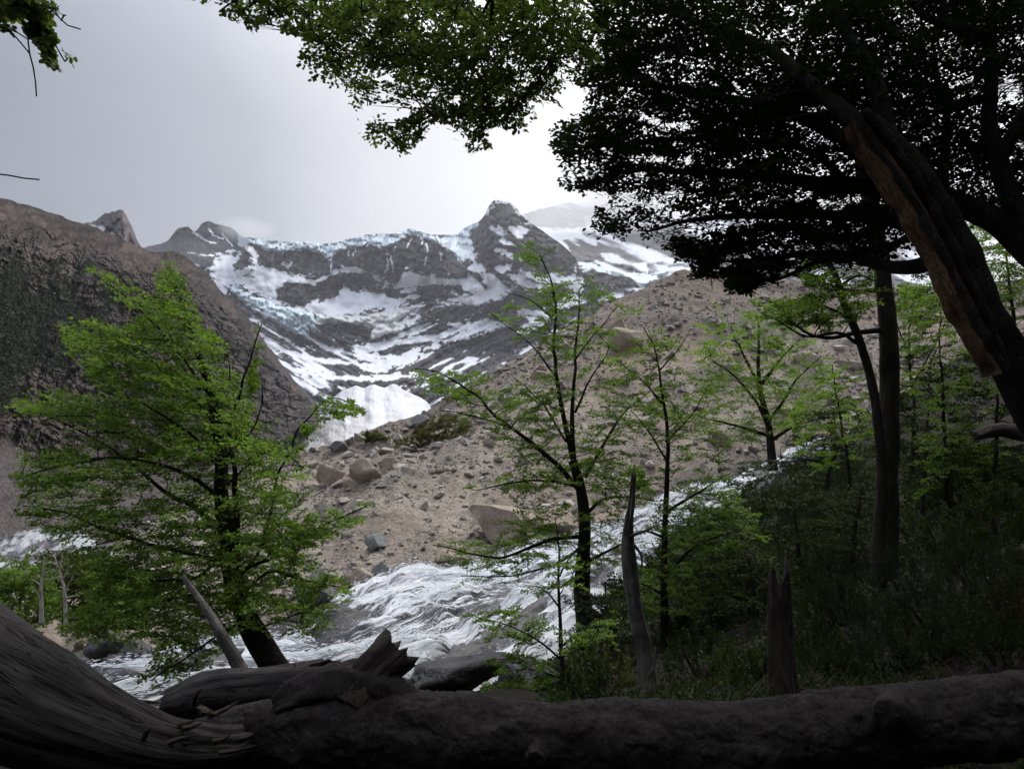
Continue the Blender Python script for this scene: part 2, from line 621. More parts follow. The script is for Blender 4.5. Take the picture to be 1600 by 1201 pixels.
def subpoly(f, L, soft=5.0, rag=0.5, cap=-0.35):
    d = poly_sd(L, px + 4 * nfine, py + 3 * nfine) / soft + ne * rag
    return np.where(d > 0, np.minimum(f, cap - 0.15 + 0.2 * nfine), f)
snow = addpoly(snow, C2([(555, 290), (605, 300), (645, 335), (650, 400), (740, 420), (785, 465), (765, 505), (720, 520), (655, 500), (615, 440), (640, 400), (610, 335)]))
snow = addpoly(snow, C2([(380, 410), (470, 380), (560, 335), (560, 362), (510, 402), (455, 440)]))
snow = addpoly(snow, C2([(830, 455), (940, 470), (985, 450), (1030, 420), (1090, 403), (1140, 403), (1195, 432), (1100, 436), (1060, 430), (1000, 460), (960, 480), (880, 485)]), 1, 4)
snow = addpoly(snow, C2([(930, 640), (880, 610), (940, 560), (960, 545), (935, 600), (1050, 560), (1080, 500), (1110, 540), (1180, 530), (1370, 570), (1360, 605), (1200, 612), (1080, 640)]), 1, 5)
snow = addpoly(snow, C2([(1335, 510), (1360, 450), (1400, 425), (1470, 445), (1600, 465), (1700, 470), (1690, 490), (1450, 498), (1370, 512)]), 1, 5)
snow = addpoly(snow, C2([(760, 390), (830, 385), (900, 360), (870, 400), (800, 410)]), 1, 4)
for L in (C2([(440, 425), (500, 430), (520, 470), (470, 470)]), C2([(780, 440), (850, 470), (940, 480), (930, 500), (860, 500), (800, 482)]), C2([(880, 605), (930, 550), (948, 590), (915, 632)]), C2([(1290, 592), (1400, 545), (1445, 550), (1390, 580), (1330, 610)]),
          C3([(390, 490), (445, 465), (482, 500), (528, 552), (480, 582), (425, 592), (455, 540), (400, 520)]), C3([(860, 592), (960, 558), (965, 580), (880, 622)]), C3([(900, 480), (940, 470), (1000, 520), (960, 532)]), C3([(1085, 548), (1200, 530), (1190, 552), (1080, 580)]), C3([(300, 690), (420, 678), (520, 665), (620, 690), (520, 700), (400, 715)]),
          C3([(0, 770), (120, 760), (220, 765), (150, 785), (0, 800)]), C3([(0, 865), (60, 855), (150, 865), (120, 885), (0, 888)]), C3([(560, 410), (600, 400), (650, 390), (640, 410), (590, 440)]), C2([(1120, 800), (1250, 790), (1440, 750), (1500, 755), (1400, 790), (1250, 815), (1140, 835)]), C2([(1140, 850), (1300, 865), (1430, 868), (1430, 885), (1280, 890), (1150, 870)]), C2([(1160, 910), (1300, 912), (1290, 925), (1170, 922)]), C2([(820, 830), (880, 850), (900, 870), (830, 850)])):
    snow = addpoly(snow, L, 1, 4)
snow = addpoly(snow, C3([(0, 600), (60, 570), (90, 560), (50, 620), (0, 640)]), 1, 5)
snow = addpoly(snow, C3([(480, 440), (540, 445), (610, 500), (650, 520), (560, 540), (500, 480)]), 1, 5)
snow = addpoly(snow, C3([(200, 640), (330, 580), (420, 590), (480, 540), (400, 500), (460, 470), (520, 540), (640, 525), (560, 560), (440, 590), (300, 600)]), 1, 4)
snow = addpoly(snow, C3([(640, 660), (690, 615), (790, 620), (850, 640), (800, 690), (740, 680), (700, 660)]), 1, 5)
snow = addpoly(snow, C3([(260, 790), (420, 720), (520, 690), (640, 700), (500, 720), (400, 760)]), 1, 4)
snow = addpoly(snow, C3([(560, 270), (600, 260), (660, 300), (600, 300)]), 1, 4)
snow = addpoly(snow, C3([(630, 210), (690, 210), (720, 220), (680, 260), (640, 240)]), 1, 4)
snow = addpoly(snow, C3([(660, 840), (770, 790), (760, 800), (700, 850)]), 1, 3)
for L in ([(520, 565), (590, 572), (640, 565)], [(505, 588), (580, 592), (650, 585)], [(470, 556), (520, 566)], [(520, 545), (560, 556)],
          [(560, 555), (640, 560), (660, 552)], [(452, 588), (482, 605), (492, 613)], [(600, 540), (680, 528), (720, 515)], [(660, 545), (760, 520), (790, 505)]):
    d = line_d(L, px + 5 * nfine, py + 2.5 * nfine)
    snow = np.maximum(snow, 0.9 - d / 3.2 + 0.8 * ne)
# the dark buttresses stay bare, with thin ice runnels
for L in (C2([(1020, 400), (1040, 315), (1190, 268), (1262, 322), (1280, 304), (1380, 243), (1450, 243), (1600, 330), (1720, 370), (1690, 455), (1600, 462), (1470, 440), (1400, 418), (1330, 470), (1200, 428), (1090, 398), (1020, 420)]),
          C2([(775, 425), (900, 338), (990, 350), (1010, 400), (965, 462), (880, 440)]), C2([(528, 412), (575, 302), (612, 345), (598, 405)]),
          C2([(745, 520), (800, 485), (930, 500), (950, 560), (880, 605), (740, 580)]), C2([(1060, 470), (1110, 440), (1190, 440), (1260, 490), (1160, 520), (1080, 490)]),
          C2([(945, 700), (1050, 690), (1150, 700), (1220, 730), (1210, 790), (1080, 800), (990, 760)]), C2([(120, 310), (240, 220), (350, 200), (400, 170), (500, 190), (560, 240), (520, 330), (440, 340), (420, 400), (350, 390), (200, 330)]),
          C3([(505, 160), (560, 90), (640, 90), (670, 160), (560, 210)]), C3([(700, 250), (760, 210), (960, 340), (960, 430), (860, 440), (720, 430)]),
          C3([(180, 640), (340, 590), (450, 600), (640, 560), (620, 640), (480, 680), (250, 690)]), C3([(280, 790), (600, 720), (760, 760), (640, 860), (330, 860)])):
    snow = subpoly(snow, L)
for x0_, y0_, x1_, y1_ in ((1130, 300, 1128, 350), (1100, 310, 1098, 350), (1205, 275, 1200, 300), (1330, 280, 1330, 330), (1420, 240, 1392, 310), (1465, 250, 1470, 290),
                           (1495, 290, 1485, 400), (1015, 350, 1010, 430), (1285, 310, 1300, 400), (1310, 350, 1325, 450), (1560, 330, 1565, 380), (1295, 400, 1285, 440)):
    L = C2([(x0_, y0_), ((x0_ + x1_) / 2 + 6, (y0_ + y1_) / 2), (x1_, y1_)])
    d = line_d(L, px + 2.0 * nfine, py)
    snow = np.maximum(snow, 0.75 - d / 1.2 + 0.35 * ne)
for L in (C2([(330, 235), (380, 270), (440, 290)]), C2([(300, 335), (360, 345), (430, 350)]), C2([(470, 235), (500, 275), (520, 300)]), C2([(400, 210), (430, 250), (480, 270)])):
    snow = np.maximum(snow, 0.5 - line_d(L, px + 3 * nfine, py + 2 * nfine) / 1.6 + 0.6 * ne)
snow = snow - 1.0 * sstep(640, 700, py)
snow += 0.16 * nfine + 0.22 * nz + (0.15 + 0.25 * lw) * (ledge - 0.40) + 0.12 * sstep(400, 440, py)
sf = sstep(-0.06, 0.10, snow)
# snow lies smoothly over the broken rock
sm = sf.copy()
for _ in range(3):
    sm[1:-1, 1:-1] = (sm[1:-1, 1:-1] * 2 + sm[:-2, 1:-1] + sm[2:, 1:-1] + sm[1:-1, :-2] + sm[1:-1, 2:]) / 6
soft_rel = relief.copy()
for _ in range(10):
    soft_rel[1:-1, 1:-1] = (soft_rel[:-2, 1:-1] + soft_rel[2:, 1:-1] + soft_rel[1:-1, :-2] + soft_rel[1:-1, 2:]) / 4
Y = Y0 + (relief * (1 - .85 * sm) + soft_rel * .7 * sm) * sstep(0, 0.1, t)
V = P(px, py, Y)
rock = mix3(np.ones(px.shape + (3,)) * (0.036, 0.034, 0.041), (0.066, 0.060, 0.065), sstep(-0.5, 0.6, fbm(px / 50, py / 30, 2.2, 4)))
rock = mix3(rock, (0.036, 0.033, 0.039), sstep(0.1, 0.7, strat) * 0.6)
rock = mix3(rock, (0.028, 0.026, 0.030), np.maximum(cr_v * (1 - lw), cr_d * .8) * .7)
rock = rock * (1 + .3 * fbm(px / 3.5, py / 3.5, 6.1, 3)[..., None])
rock = mix3(rock, (0.10, 0.080, 0.075), sstep(0.25, 0.8, fbm(px / 35, py / 60, 7.2, 4)) * 0.5)
col = mix3(rock, (0.88, 0.90, 0.92), sf)
# ice regions are bodies of their own
ICE = {
 'cap': [(372, 362), (404, 370), (440, 373), (497, 376), (512, 377), (537, 372), (572, 361), (592, 360), (615, 361), (637, 354), (652, 354), (670, 360), (690, 362),
         (716, 362), (722, 354), (747, 344), (748, 352), (738, 362), (735, 372), (741, 388), (732, 407), (722, 412), (712, 401), (700, 393), (688, 385), (668, 375), (655, 369), (637, 369), (620, 379),
         (604, 389), (592, 388), (573, 379), (560, 386), (545, 389), (528, 394), (518, 401), (510, 404), (500, 397), (480, 390), (440, 395), (415, 391), (395, 381), (375, 383)],
 'blue': C2([(470, 488), (560, 515), (640, 555), (700, 565), (740, 598), (850, 612), (930, 638), (945, 690), (935, 730), (905, 705), (900, 757), (850, 748), (800, 722), (730, 682), (650, 645), (600, 600), (530, 545), (480, 500)]),
 'pale': C2([(928, 638), (1060, 648), (1180, 650), (1300, 628), (1420, 600), (1500, 588), (1395, 640), (1352, 680), (1392, 700), (1350, 740), (1280, 745), (1220, 772), (1208, 742), (1230, 712), (1130, 692), (1060, 690), (990, 690), (945, 692)])}
VB = with_back(V, 900, 1200)
R, Cn = V.shape[:2]
fcx = 0.25 * (px[:-1, :-1] + px[1:, :-1] + px[:-1, 1:] + px[1:, 1:])
fcy = 0.25 * (py[:-1, :-1] + py[1:, :-1] + py[:-1, 1:] + py[1:, 1:])
colB = np.concatenate([col, np.repeat(col[-1:], 5, 0)], 0)
link('mountain', new_mesh('mountain', VB, grid_faces(R + 5, Cn), True, {'col': ('FLOAT_COLOR', colB.reshape(-1, 3))}, m_far),
     label='snow-streaked dark rock cirque wall with central tower, filling the valley head', kind='structure')


def ice_body(name, label, cat, L, mat, lift, rough_px=(9, 7), amp=14.0, edge=5.0, serac=16.0):
    """glacier lying on the wall: same place, proud of the rock, with broken front"""
    ed = 2.2 * fbm(px / 6, py / 6, 3.1, 4)
    sd = poly_sd(L, px, py)
    th = lift * sstep(-1, edge, sd) + amp * fbm(px / rough_px[0], py / rough_px[1], 7.1, 5) * sstep(0, 4, sd) - serac * sstep(0.1, 0.7, ridged(px / 7, py / 26, 1.4, 3)) * sstep(1, 6, sd) * 0.6
    Vi = P(px, py, Y - th - 1.0)
    m = (0.25 * (sd[:-1, :-1] + sd[1:, :-1] + sd[:-1, 1:] + sd[1:, 1:]) + 0.25 * (ed[:-1, :-1] + ed[1:, 1:]) * 2) > 0
    f = grid_faces(R, Cn, m)
    v, f, _ = compact(Vi.reshape(-1, 3), f)
    link(name, new_mesh(name, v, f, True, None, mat), label=label, cat=cat)


ice_body('ice_cap', 'thin pale blue ice cap along the skyline of the far cliffs', 'glacier', ICE['cap'], m_ice_cap, 34)
ice_body('hanging_glacier', 'blue broken hanging glacier below the left peaks, spilling over a cliff', 'glacier', ICE['blue'], m_ice_blue, 45, (8, 6), 22, 6, 26)
ice_body('glacier_shelf', 'dusty cream glacier shelf right of the blue hanging glacier', 'glacier', ICE['pale'], m_ice_pale, 40, (10, 7), 16, 6, 18)

# --- ridge behind to the right, climbing back into the cloud
SKYR = [(760, 345), (816, 335), (830, 329), (860, 323), (900, 318), (940, 322), (1000, 330), (1100, 338), (1250, 350), (1500, 360)]
px, py, t, Y = sheet(770, 1500, 330, 110, SKYR, [(0, 520), (2000, 520)], lambda x, y, t_: 2700 + 600 * sstep(470, 400, y) + 1900 * sstep(420, 315, y), (6.0, 26.0))
ne = fbm(px / 26, py / 12, 19.9, 5)
Y = Y + 60 * stair((py - .3 * px + 14 * fbm(px / 40, py / 30, 2.8, 4)) / 15)[0] - 90 * ridged(px / 60 + py / 50, py / 30, 4.3, 5) * sstep(0, .1, t)
sn = 0.08 + 0.9 * fbm((px - 1.2 * py) / 60, (py - 0.35 * px) / 22, 3.3, 5)
for L in (C3([(850, 225), (960, 215), (1060, 280), (1060, 300), (960, 270), (900, 250)]), C3([(1050, 335), (1130, 345), (1310, 390), (1320, 440), (1200, 400), (1100, 370)])):
    sn = np.maximum(sn, np.clip(poly_sd(L, px, py) / 6 + 0.8 * ne, -1, 1))
for L in (C3([(690, 140), (830, 110), (1000, 120), (1000, 200), (850, 215), (760, 200)]), C3([(900, 270), (1060, 310), (1100, 380), (960, 380)])):
    sn = np.where(poly_sd(L, px, py) + 6 * ne > 0, np.minimum(sn, -0.3), sn)
rock = mix3(np.ones(px.shape + (3,)) * (0.065, 0.06, 0.068), (0.11, 0.10, 0.105), sstep(-0.4, 0.5, ne))
rock = mix3(rock, (0.03, 0.03, 0.034), creases((px + py) / 40, (py - .4 * px) / 20, 3.2, 3) * .7)
col = mix3(rock, (0.84, 0.87, 0.90), sstep(-0.1, 0.15, sn))
V = P(px, py, Y)
R, Cn = V.shape[:2]
link('mountain_ridge', new_mesh('mountain_ridge', with_back(V, 1200, 1500), grid_faces(R + 5, Cn), True,
     {'col': ('FLOAT_COLOR', np.concatenate([col, np.repeat(col[-1:], 5, 0)], 0).reshape(-1, 3))}, m_far),
     label='faint rock and snow ridge fading into cloud behind the tower', kind='structure')
ice_body('icefall', 'pale blue icefall between the tower and the moraine crest', 'glacier',
         C3([(935, 400), (985, 380), (1060, 395), (1130, 420), (1220, 435), (1330, 440), (1440, 415), (1400, 450), (1330, 480), (1290, 515), (1240, 490), (1190, 460), (1120, 440), (1060, 440), (980, 430)]), m_ice_blue, 60, (9, 6), 30, 6, 30)

# --- pointed peak behind the brown cliff
px, py, t, Y = sheet(90, 260, 110, 60, [(90, 365), (135, 349), (152, 343), (165, 334), (183, 330), (191, 325), (196, 332), (205, 352), (213, 372), (222, 388), (260, 402)],
                     [(0, 470), (400, 470)], lambda x, y, t_: 1150 + 250 * t_, (4.0, 9.0))
Y = Y - (50 * ridged(px / 22 + py / 30, py / 30, 7.3, 5) + 14 * fbm(px / 5, py / 5, 2, 3)) * (.2 + .8 * sstep(1, .85, t)) - 60 * np.exp(-((px - 190) / 18) ** 2)
sn = -0.25 + 0.95 * fbm((px + py) / 26, (py - 0.6 * px) / 11, 4.3, 4)
sn = np.maximum(sn, poly_sd([(136, 352), (158, 352), (168, 358), (160, 365), (142, 360)], px, py) / 4 + 0.4 * fbm(px / 8, py / 8, 2, 3))
rock = mix3(np.ones(px.shape + (3,)) * (0.09, 0.078, 0.085), (0.15, 0.125, 0.125), sstep(-0.5, 0.6, fbm(px / 20, py / 20, 2, 4)))
col = mix3(rock, (0.83, 0.85, 0.88), sstep(0.12, 0.3, sn))
V = P(px, py, Y); R, Cn = V.shape[:2]
link('pointed_peak', new_mesh('pointed_peak', with_back(V, 400, 400), grid_faces(R + 5, Cn), True,
     {'col': ('FLOAT_COLOR', np.concatenate([col, np.repeat(col[-1:], 5, 0)], 0).reshape(-1, 3))}, m_far),
     label='small pointed rock peak with snow patches behind the brown cliff', kind='structure')

# --- brown cliff on the left
SKY4 = [(-500, 250), (-300, 268), (-100, 288), (0, 305), (60, 325), (100, 339), (130, 351), (180, 367), (212, 385), (228, 390), (245, 392), (270, 393), (290, 402), (310, 419), (332, 440),
        (355, 462), (380, 488), (402, 518), (430, 556), (455, 588), (480, 610), (497, 632), (510, 660)]
px, py, t, Y = sheet(-200, 499, 430, 280, SKY4, [(-600, 960), (0, 900), (300, 800), (400, 724), (440, 696), (470, 678), (490, 666), (510, 661)],
                     lambda x, y, t_: np.interp(x, [-500, 0, 300, 500], [260, 380, 720, 1250]) * (0.72 + 0.36 * t_), (5.0, 22.0))
dg = (px + 0.55 * py)
rel = ridged(dg / 60, (py - .3 * px) / 150, 2.7, 5)
rel2 = 1.4 * ridged(dg / 24, (py - 0.4 * px) / 34, 5.5, 5)
scree = sstep(690, 740, py + 20 * fbm(px / 50, 2, 3, 3) + 0.05 * (250 - px))
qc = (py - .25 * px + 16 * fbm(px / 50, py / 40, 3.8, 5)) / 17.0
sc_, ledc = stair(qc, .55)
crk = creases((px + .7 * py) / 40 + .25 * rel2, (py - .5 * px) / 60, 3.1, 4)
crk2 = creases((px - .6 * py) / 22, (py + .3 * px) / 34 + .2 * rel2, 9.1, 3)
Y = Y * (1 + (0.020 * sc_ + 0.022 * crk + 0.012 * crk2) * (1 - scree) * sstep(1.0, .8, t)) * (1 - (0.045 * rel + 0.022 * rel2 + 0.010 * ridged(dg / 9, (py - .4 * px) / 22, 3.1, 4) + 0.003 * ridged(px / 4, py / 5, 9.1, 3)) * (1 - 0.8 * scree) * sstep(0.0, 0.08, t) * (0.12 + 0.88 * sstep(1.0, 0.78, t)))
CLIFF = (px, py, Y)
wx, wy = px + 9 * fbm(px / 24, py / 24, 1.3, 4), py + 9 * fbm(px / 24, py / 24, 7.3, 4)
crag = ridged((wx + .7 * wy) / 34, (wy - .5 * wx) / 60, 3.1, 6)
crack = ridged((wx + .9 * wy) / 15, (wy - .6 * wx) / 30, 6.1, 5)
spk = fbm(px / 5, py / 5, 8.8, 4, .65)
rock = mix3(np.ones(px.shape + (3,)) * (0.062, 0.050, 0.045), (0.125, 0.100, 0.088), sstep(-0.5, 0.6, fbm(wx / 40, wy / 40, 3, 6, .62)))
rock = mix3(rock, (0.034, 0.029, 0.028), sstep(0.35, 0.75, crag) * 0.6)
rock = mix3(rock, (0.022, 0.020, 0.019), np.maximum(crk, crk2 * .8) * 0.75)
rock = mix3(rock, (0.15, 0.125, 0.11), ledc * .35)
rock = mix3(rock, (0.075, 0.068, 0.070), sstep(300, 430, px + 30 * spk) * 0.6)
rock = mix3(rock, (0.19, 0.145, 0.122), sstep(0.25, 0.8, fbm(wx / 20, wy / 30, 14, 5, .6)) * 0.65)
rock = mix3(rock, (0.115, 0.104, 0.103), scree * 0.85)
rock = rock * (1 + 0.30 * spk[..., None]) * (0.98, 0.92, 0.89)
GREEN = lambda x, y: np.maximum(poly_sd([(-500, 400), (0, 425), (60, 425), (130, 430), (145, 490), (110, 570), (30, 640), (-500, 720)], x, y), poly_sd([(150, 440), (180, 470), (170, 530), (150, 560), (130, 520)], x, y)) / 30 + 1.5 * fbm(x / 34, y / 46, 6, 6, .62) - 0.35
gr = sstep(-0.05, 0.25, GREEN(px, py))
rock = mix3(rock, (0.026, 0.034, 0.016), gr * 0.8)
V = P(px, py, Y); R, Cn = V.shape[:2]
link('cliff', new_mesh('cliff', with_back(V, 300, 300), grid_faces(R + 5, Cn), False,
     {'col': ('FLOAT_COLOR', np.concatenate([rock, np.repeat(rock[-1:], 5, 0)], 0).reshape(-1, 3))}, m_cliff),
     label='steep brown rock cliff on the left with dark scrub below its crest', kind='structure')

# scrub growing on the cliff: one uncountable mass
m_scrub = mat_leaf('cliff_scrub', (0.016, 0.026, 0.009), (0.036, 0.052, 0.018), 0.2)
gi = np.argwhere((gr[:-1, :-1] > 0.35) & (px[:-1, :-1] > -30))
gi = gi[RNG.integers(0, len(gi), 5500)]
c0 = V[gi[:, 0], gi[:, 1]] + RNG.normal(0, 1.2, (len(gi), 3))
nb = 7
ctr = np.repeat(c0, nb, 0) + RNG.normal(0, 1, (len(c0) * nb, 3)) * (0.8, 0.7, 0.7)
ctr[:, 2] += 0.6
u = RNG.normal(0, 1, ctr.shape); u /= np.linalg.norm(u, axis=1, keepdims=True)
v_ = np.cross(u, RNG.normal(0, 1, ctr.shape)); v_ /= np.linalg.norm(v_, axis=1, keepdims=True)
sz = RNG.uniform(0.25, 0.75, (len(ctr), 1))
q = np.stack([ctr - u * sz, ctr - v_ * sz * .6, ctr + u * sz, ctr + v_ * sz * .6], 1).reshape(-1, 3)
link('cliff_scrub', new_mesh('cliff_scrub', q, np.arange(len(q)).reshape(-1, 4), False, {'tint': ('FLOAT', np.repeat(RNG.random(len(ctr)), 4))}, m_scrub),
     label='dark green scrub covering the ledges of the brown cliff', kind='stuff')

# --- avalanche snow cone at the foot of the wall
SKYC = [(395, 722), (410, 712), (440, 700), (470, 672), (490, 655), (502, 640), (515, 625), (535, 610), (556, 602), (570, 606), (585, 600), (600, 605), (612, 600), (620, 601),
        (632, 610), (650, 618), (668, 628), (676, 640), (690, 660), (700, 690)]
px, py, t, Y = sheet(396, 700, 220, 110, SKYC, [(0, 735), (2000, 735)], lambda x, y, t_: 1020 + 420 * t_ + 0.004 * (x - 570) ** 2, (2.0, 12.0))
wq = px + 10 * fbm(px / 30, py / 30, 4.4, 4)
Y = Y - 9 * ridged((wq - 590) / (14 + 0.22 * (py - 590)), py / 50, 3.3, 4) - 10 * fbm(wq / 20, py / 14, 3, 5)
dirt = sstep(0.15, 0.7, fbm((px - 560) / 40, (py - 0.2 * px) / 12, 5.1, 4) + 0.9 * np.exp(-((px - 540) / 40) ** 2 - ((py - 665) / 22) ** 2))
dirt = np.maximum(dirt * 0.55, sstep(690, 720, py) * .5)
col = mix3(np.ones(px.shape + (3,)) * (0.86, 0.86, 0.86), (0.60, 0.55, 0.50), dirt)
V = P(px, py, Y); R, Cn = V.shape[:2]
link('snow_cone', new_mesh('snow_cone', with_back(V, 200, 120), grid_faces(R + 5, Cn), True,
     {'col': ('FLOAT_COLOR', np.concatenate([col, np.repeat(col[-1:], 5, 0)], 0).reshape(-1, 3))}, mat_terrain('avalanche_snow', 0.03, 5.0, 0.7, 0.07, 0.6)),
     label='dirty white avalanche snow cone at the foot of the rock wall', cat='snow')

# --- dirty glacier tongue in the valley, lower left
px, py, t, Y = sheet(-160, 150, 200, 70, [(-160, 880), (-60, 852), (0, 836), (30, 829), (60, 826), (100, 824), (125, 826), (150, 838)], [(-300, 960), (0, 895), (60, 882), (120, 868), (400, 860)],
                     lambda x, y, t_: 150 + 60 * t_, (3.0, 9.0))
ser = ridged(px / 13 + py / 30, py / 16, 1.1, 4)
Y = Y - 5.0 * ser
dirt = sstep(-0.1, 0.5, fbm(px / 26, (py + 0.4 * px) / 9, 5.7, 4))
dirt = np.maximum(dirt, sstep(0.78, 0.95, t + 0.15 * fbm(px / 10, 1, 1, 3)))
col = mix3(np.ones(px.shape + (3,)) * (0.42, 0.44, 0.44), (0.10, 0.092, 0.092), dirt)
V = P(px, py, Y); R, Cn = V.shape[:2]
link('glacier_tongue', new_mesh('glacier_tongue', with_back(V, 10, 60), grid_faces(R + 5, Cn), True,
     {'col': ('FLOAT_COLOR', np.concatenate([col, np.repeat(col[-1:], 5, 0)], 0).reshape(-1, 3))}, mat_terrain('debris_ice', 0.25, 1.0, 0.6, 0.2, 0.6)),
     label='grey debris-streaked glacier tongue below the cliff at the photo\'s left edge', cat='glacier')


# ------------------------------------------------------------------ moraine
RIDGE = [(-300, 960, 40), (-100, 930, 42), (0, 905, 45), (110, 884, 48), (200, 845, 50), (300, 775, 55), (400, 718, 60), (440, 712, 61), (520, 694, 64), (600, 664, 68), (650, 648, 72), (680, 634, 74), (700, 618, 76), (800, 562, 84),
         (880, 514, 90), (930, 486, 94), (960, 470, 98), (1000, 452, 101), (1040, 432, 105), (1070, 422, 107), (1090, 419, 108), (1150, 428, 110), (1250, 440, 112), (1400, 450, 115), (1700, 430, 120)]
BANK = [(-300, 1085, 24), (60, 1062, 24.5), (200, 1034, 25), (300, 1015, 25), (400, 992, 25.5), (500, 952, 26.5), (560, 926, 28.5), (640, 902, 31), (720, 896, 33), (800, 872, 36), (900, 848, 40), (980, 812, 45), (1060, 774, 50),
        (1150, 742, 56), (1235, 711, 62), (1300, 690, 66), (1500, 640, 78), (1700, 600, 88)]


def curve3(L, x):
    a = np.array(L, float)
    return np.interp(x, a[:, 0], a[:, 1]), np.interp(x, a[:, 0], a[:, 2])


NC, NR = 470, 230
px = np.linspace(-150, 1600, NC)[None, :] * np.ones((NR, 1))
t = np.linspace(-0.16, 1, NR)[:, None] * np.ones((1, NC))
bp, bY = curve3(BANK, px)
rp, rY = curve3(RIDGE, px)
rp = rp + 2.2 * fbm(px / 12, 7.7, 0, 4)
Vb, Vr = P(px, bp, bY), P(px, rp, rY)
V = Vb + (Vr - Vb) * t[..., None]
V[..., 2] += -0.5 * np.sin(np.clip(t, 0, 1) * np.pi) * (Vr[..., 2] - Vb[..., 2]) * 0.10 - 9.0 * np.clip(-t, 0, 1)
lump = fbm(V[..., 0] / 7, V[..., 1] / 7, V[..., 2] / 7, 5)
fine = fbm(V[..., 0] / 1.3, V[..., 1] / 1.3, V[..., 2] / 1.3, 4)
rill = ridged(px / 70 + 0.5 * t, t * 2.0, 3.3, 4)
V[..., 2] += (0.9 * lump * np.clip(t * 8, 0.2, 1) + 0.16 * fine - 0.5 * rill * np.clip(t * 5, 0, 1)) * sstep(1.0, 0.93, t) + 0.25 * fine * sstep(.93, 1, t)
MOR = (px.copy(), t.copy(), V.copy())
c = mix3(np.ones(px.shape + (3,)) * (0.245, 0.205, 0.172), (0.33, 0.285, 0.245), sstep(-0.5, 0.5, fbm(px / 60, t * 9, 4, 5)))
c = mix3(c, (0.20, 0.18, 0.165), sstep(0.0, 0.6, lump) * 0.6)
c = mix3(c, (0.34, 0.27, 0.20), sstep(0.1, 0.7, fbm(px / 120 + t * 2, t * 4, 14, 4)) * 0.55 * sstep(750, 1000, px))
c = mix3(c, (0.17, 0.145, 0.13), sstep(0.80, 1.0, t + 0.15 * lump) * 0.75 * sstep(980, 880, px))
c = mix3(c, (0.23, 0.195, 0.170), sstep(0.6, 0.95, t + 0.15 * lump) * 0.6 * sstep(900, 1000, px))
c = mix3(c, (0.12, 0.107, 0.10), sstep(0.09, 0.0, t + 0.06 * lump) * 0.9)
c = c * (0.90, 0.885, 0.83)
VB = with_back(V, 25, 60)
k = NT('moraine_gravel')
cc = k.coord()
a = k.attr('col').outputs['Color']
n1 = k.noise(cc, 0.9, 5, 0.7)
v1 = k.vor(cc, 4.5)
vc = k.n('ShaderNodeTexVoronoi', Vector=cc, Scale=4.5).outputs['Color']
sepv = k.n('ShaderNodeSeparateColor', Color=vc).outputs[0]
g = k.math('MULTIPLY', k.rng(n1, 0.25, 0.75, 0.72, 1.28), k.rng(sepv, 0, 1, 0.78, 1.22))
colr = k.mix(1.0, a, k.n('ShaderNodeCombineXYZ', X=g, Y=g, Z=g).outputs[0], 'MULTIPLY')
h = k.math('ADD', k.math('MULTIPLY', v1, -0.8), n1)
m_moraine = k.done(k.bsdf(colr, 0.95, k.bump(h, 0.8, 0.12), 0.15))
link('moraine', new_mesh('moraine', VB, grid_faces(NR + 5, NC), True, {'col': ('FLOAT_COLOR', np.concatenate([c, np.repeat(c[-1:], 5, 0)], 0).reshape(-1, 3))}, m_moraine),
     label='bare tan gravel moraine slope rising beyond the torrent', kind='structure')

_mor_tree = None
def on_moraine(x, y):
    """nearest moraine surface point for a photo pixel"""
    global _mor_tree
    if _mor_tree is None:
        qx, qy = PIX(MOR[2])
        _mor_tree = (qx, qy)
    ok = np.argmin((_mor_tree[0] - x) ** 2 + (_mor_tree[1] - y) ** 2 + np.where(MOR[1] < 0, 1e6, 0))
    return MOR[2].reshape(-1, 3)[ok]


# ------------------------------------------------------------------ rocks
def hull_rock(seed, n=16, squash=(1, 0.85, 0.65), bev=0.0):
    r = np.random.default_rng(seed)
    p = r.normal(0, 1, (n, 3)); p /= np.linalg.norm(p, axis=1, keepdims=True)
    p *= r.uniform(0.78, 1.05, (n, 1))
    p *= squash
    bm = bmesh.new()
    for q in p: bm.verts.new(q)
    res = bmesh.ops.convex_hull(bm, input=bm.verts)
    bmesh.ops.delete(bm, geom=[g for g in set(res['geom_interior'] + res['geom_unused']) if isinstance(g, bmesh.types.BMVert)], context='VERTS')
    if bev:
        bmesh.ops.bevel(bm, geom=list(bm.edges), offset=bev, segments=1, affect='EDGES', profile=0.7)
    bmesh.ops.triangulate(bm, faces=bm.faces)
    bm.verts.ensure_lookup_table()
    V = np.array([v.co[:] for v in bm.verts]); F = np.array([[v.index for v in f.verts] for f in bm.faces])
    bm.free()
    return V, F


def fine_rock(seed, sub=4, squash=(1, 0.85, 0.65), n=13, amp=0.05):
    """a big faceted boulder: sphere pressed onto random planes, roughened"""
    r = np.random.default_rng(seed)
    bm = bmesh.new()
    bmesh.ops.create_icosphere(bm, subdivisions=sub, radius=1)
    V = np.array([v.co[:] for v in bm.verts]); F = np.array([[v.index for v in f.verts] for f in bm.faces])
    bm.free()
    d = r.normal(0, 1, (n, 3)); d /= np.linalg.norm(d, axis=1, keepdims=True)
    h = r.uniform(0.55, 0.95, n)
    s = (V @ d.T) / h
    rad = 1.0 / np.maximum(s.max(1), 0.6)
    rad = rad * (1 + amp * fbm(V[:, 0] * 2.5 + seed, V[:, 1] * 2.5, V[:, 2] * 2.5, 4))
    return V * rad[:, None] * squash, F


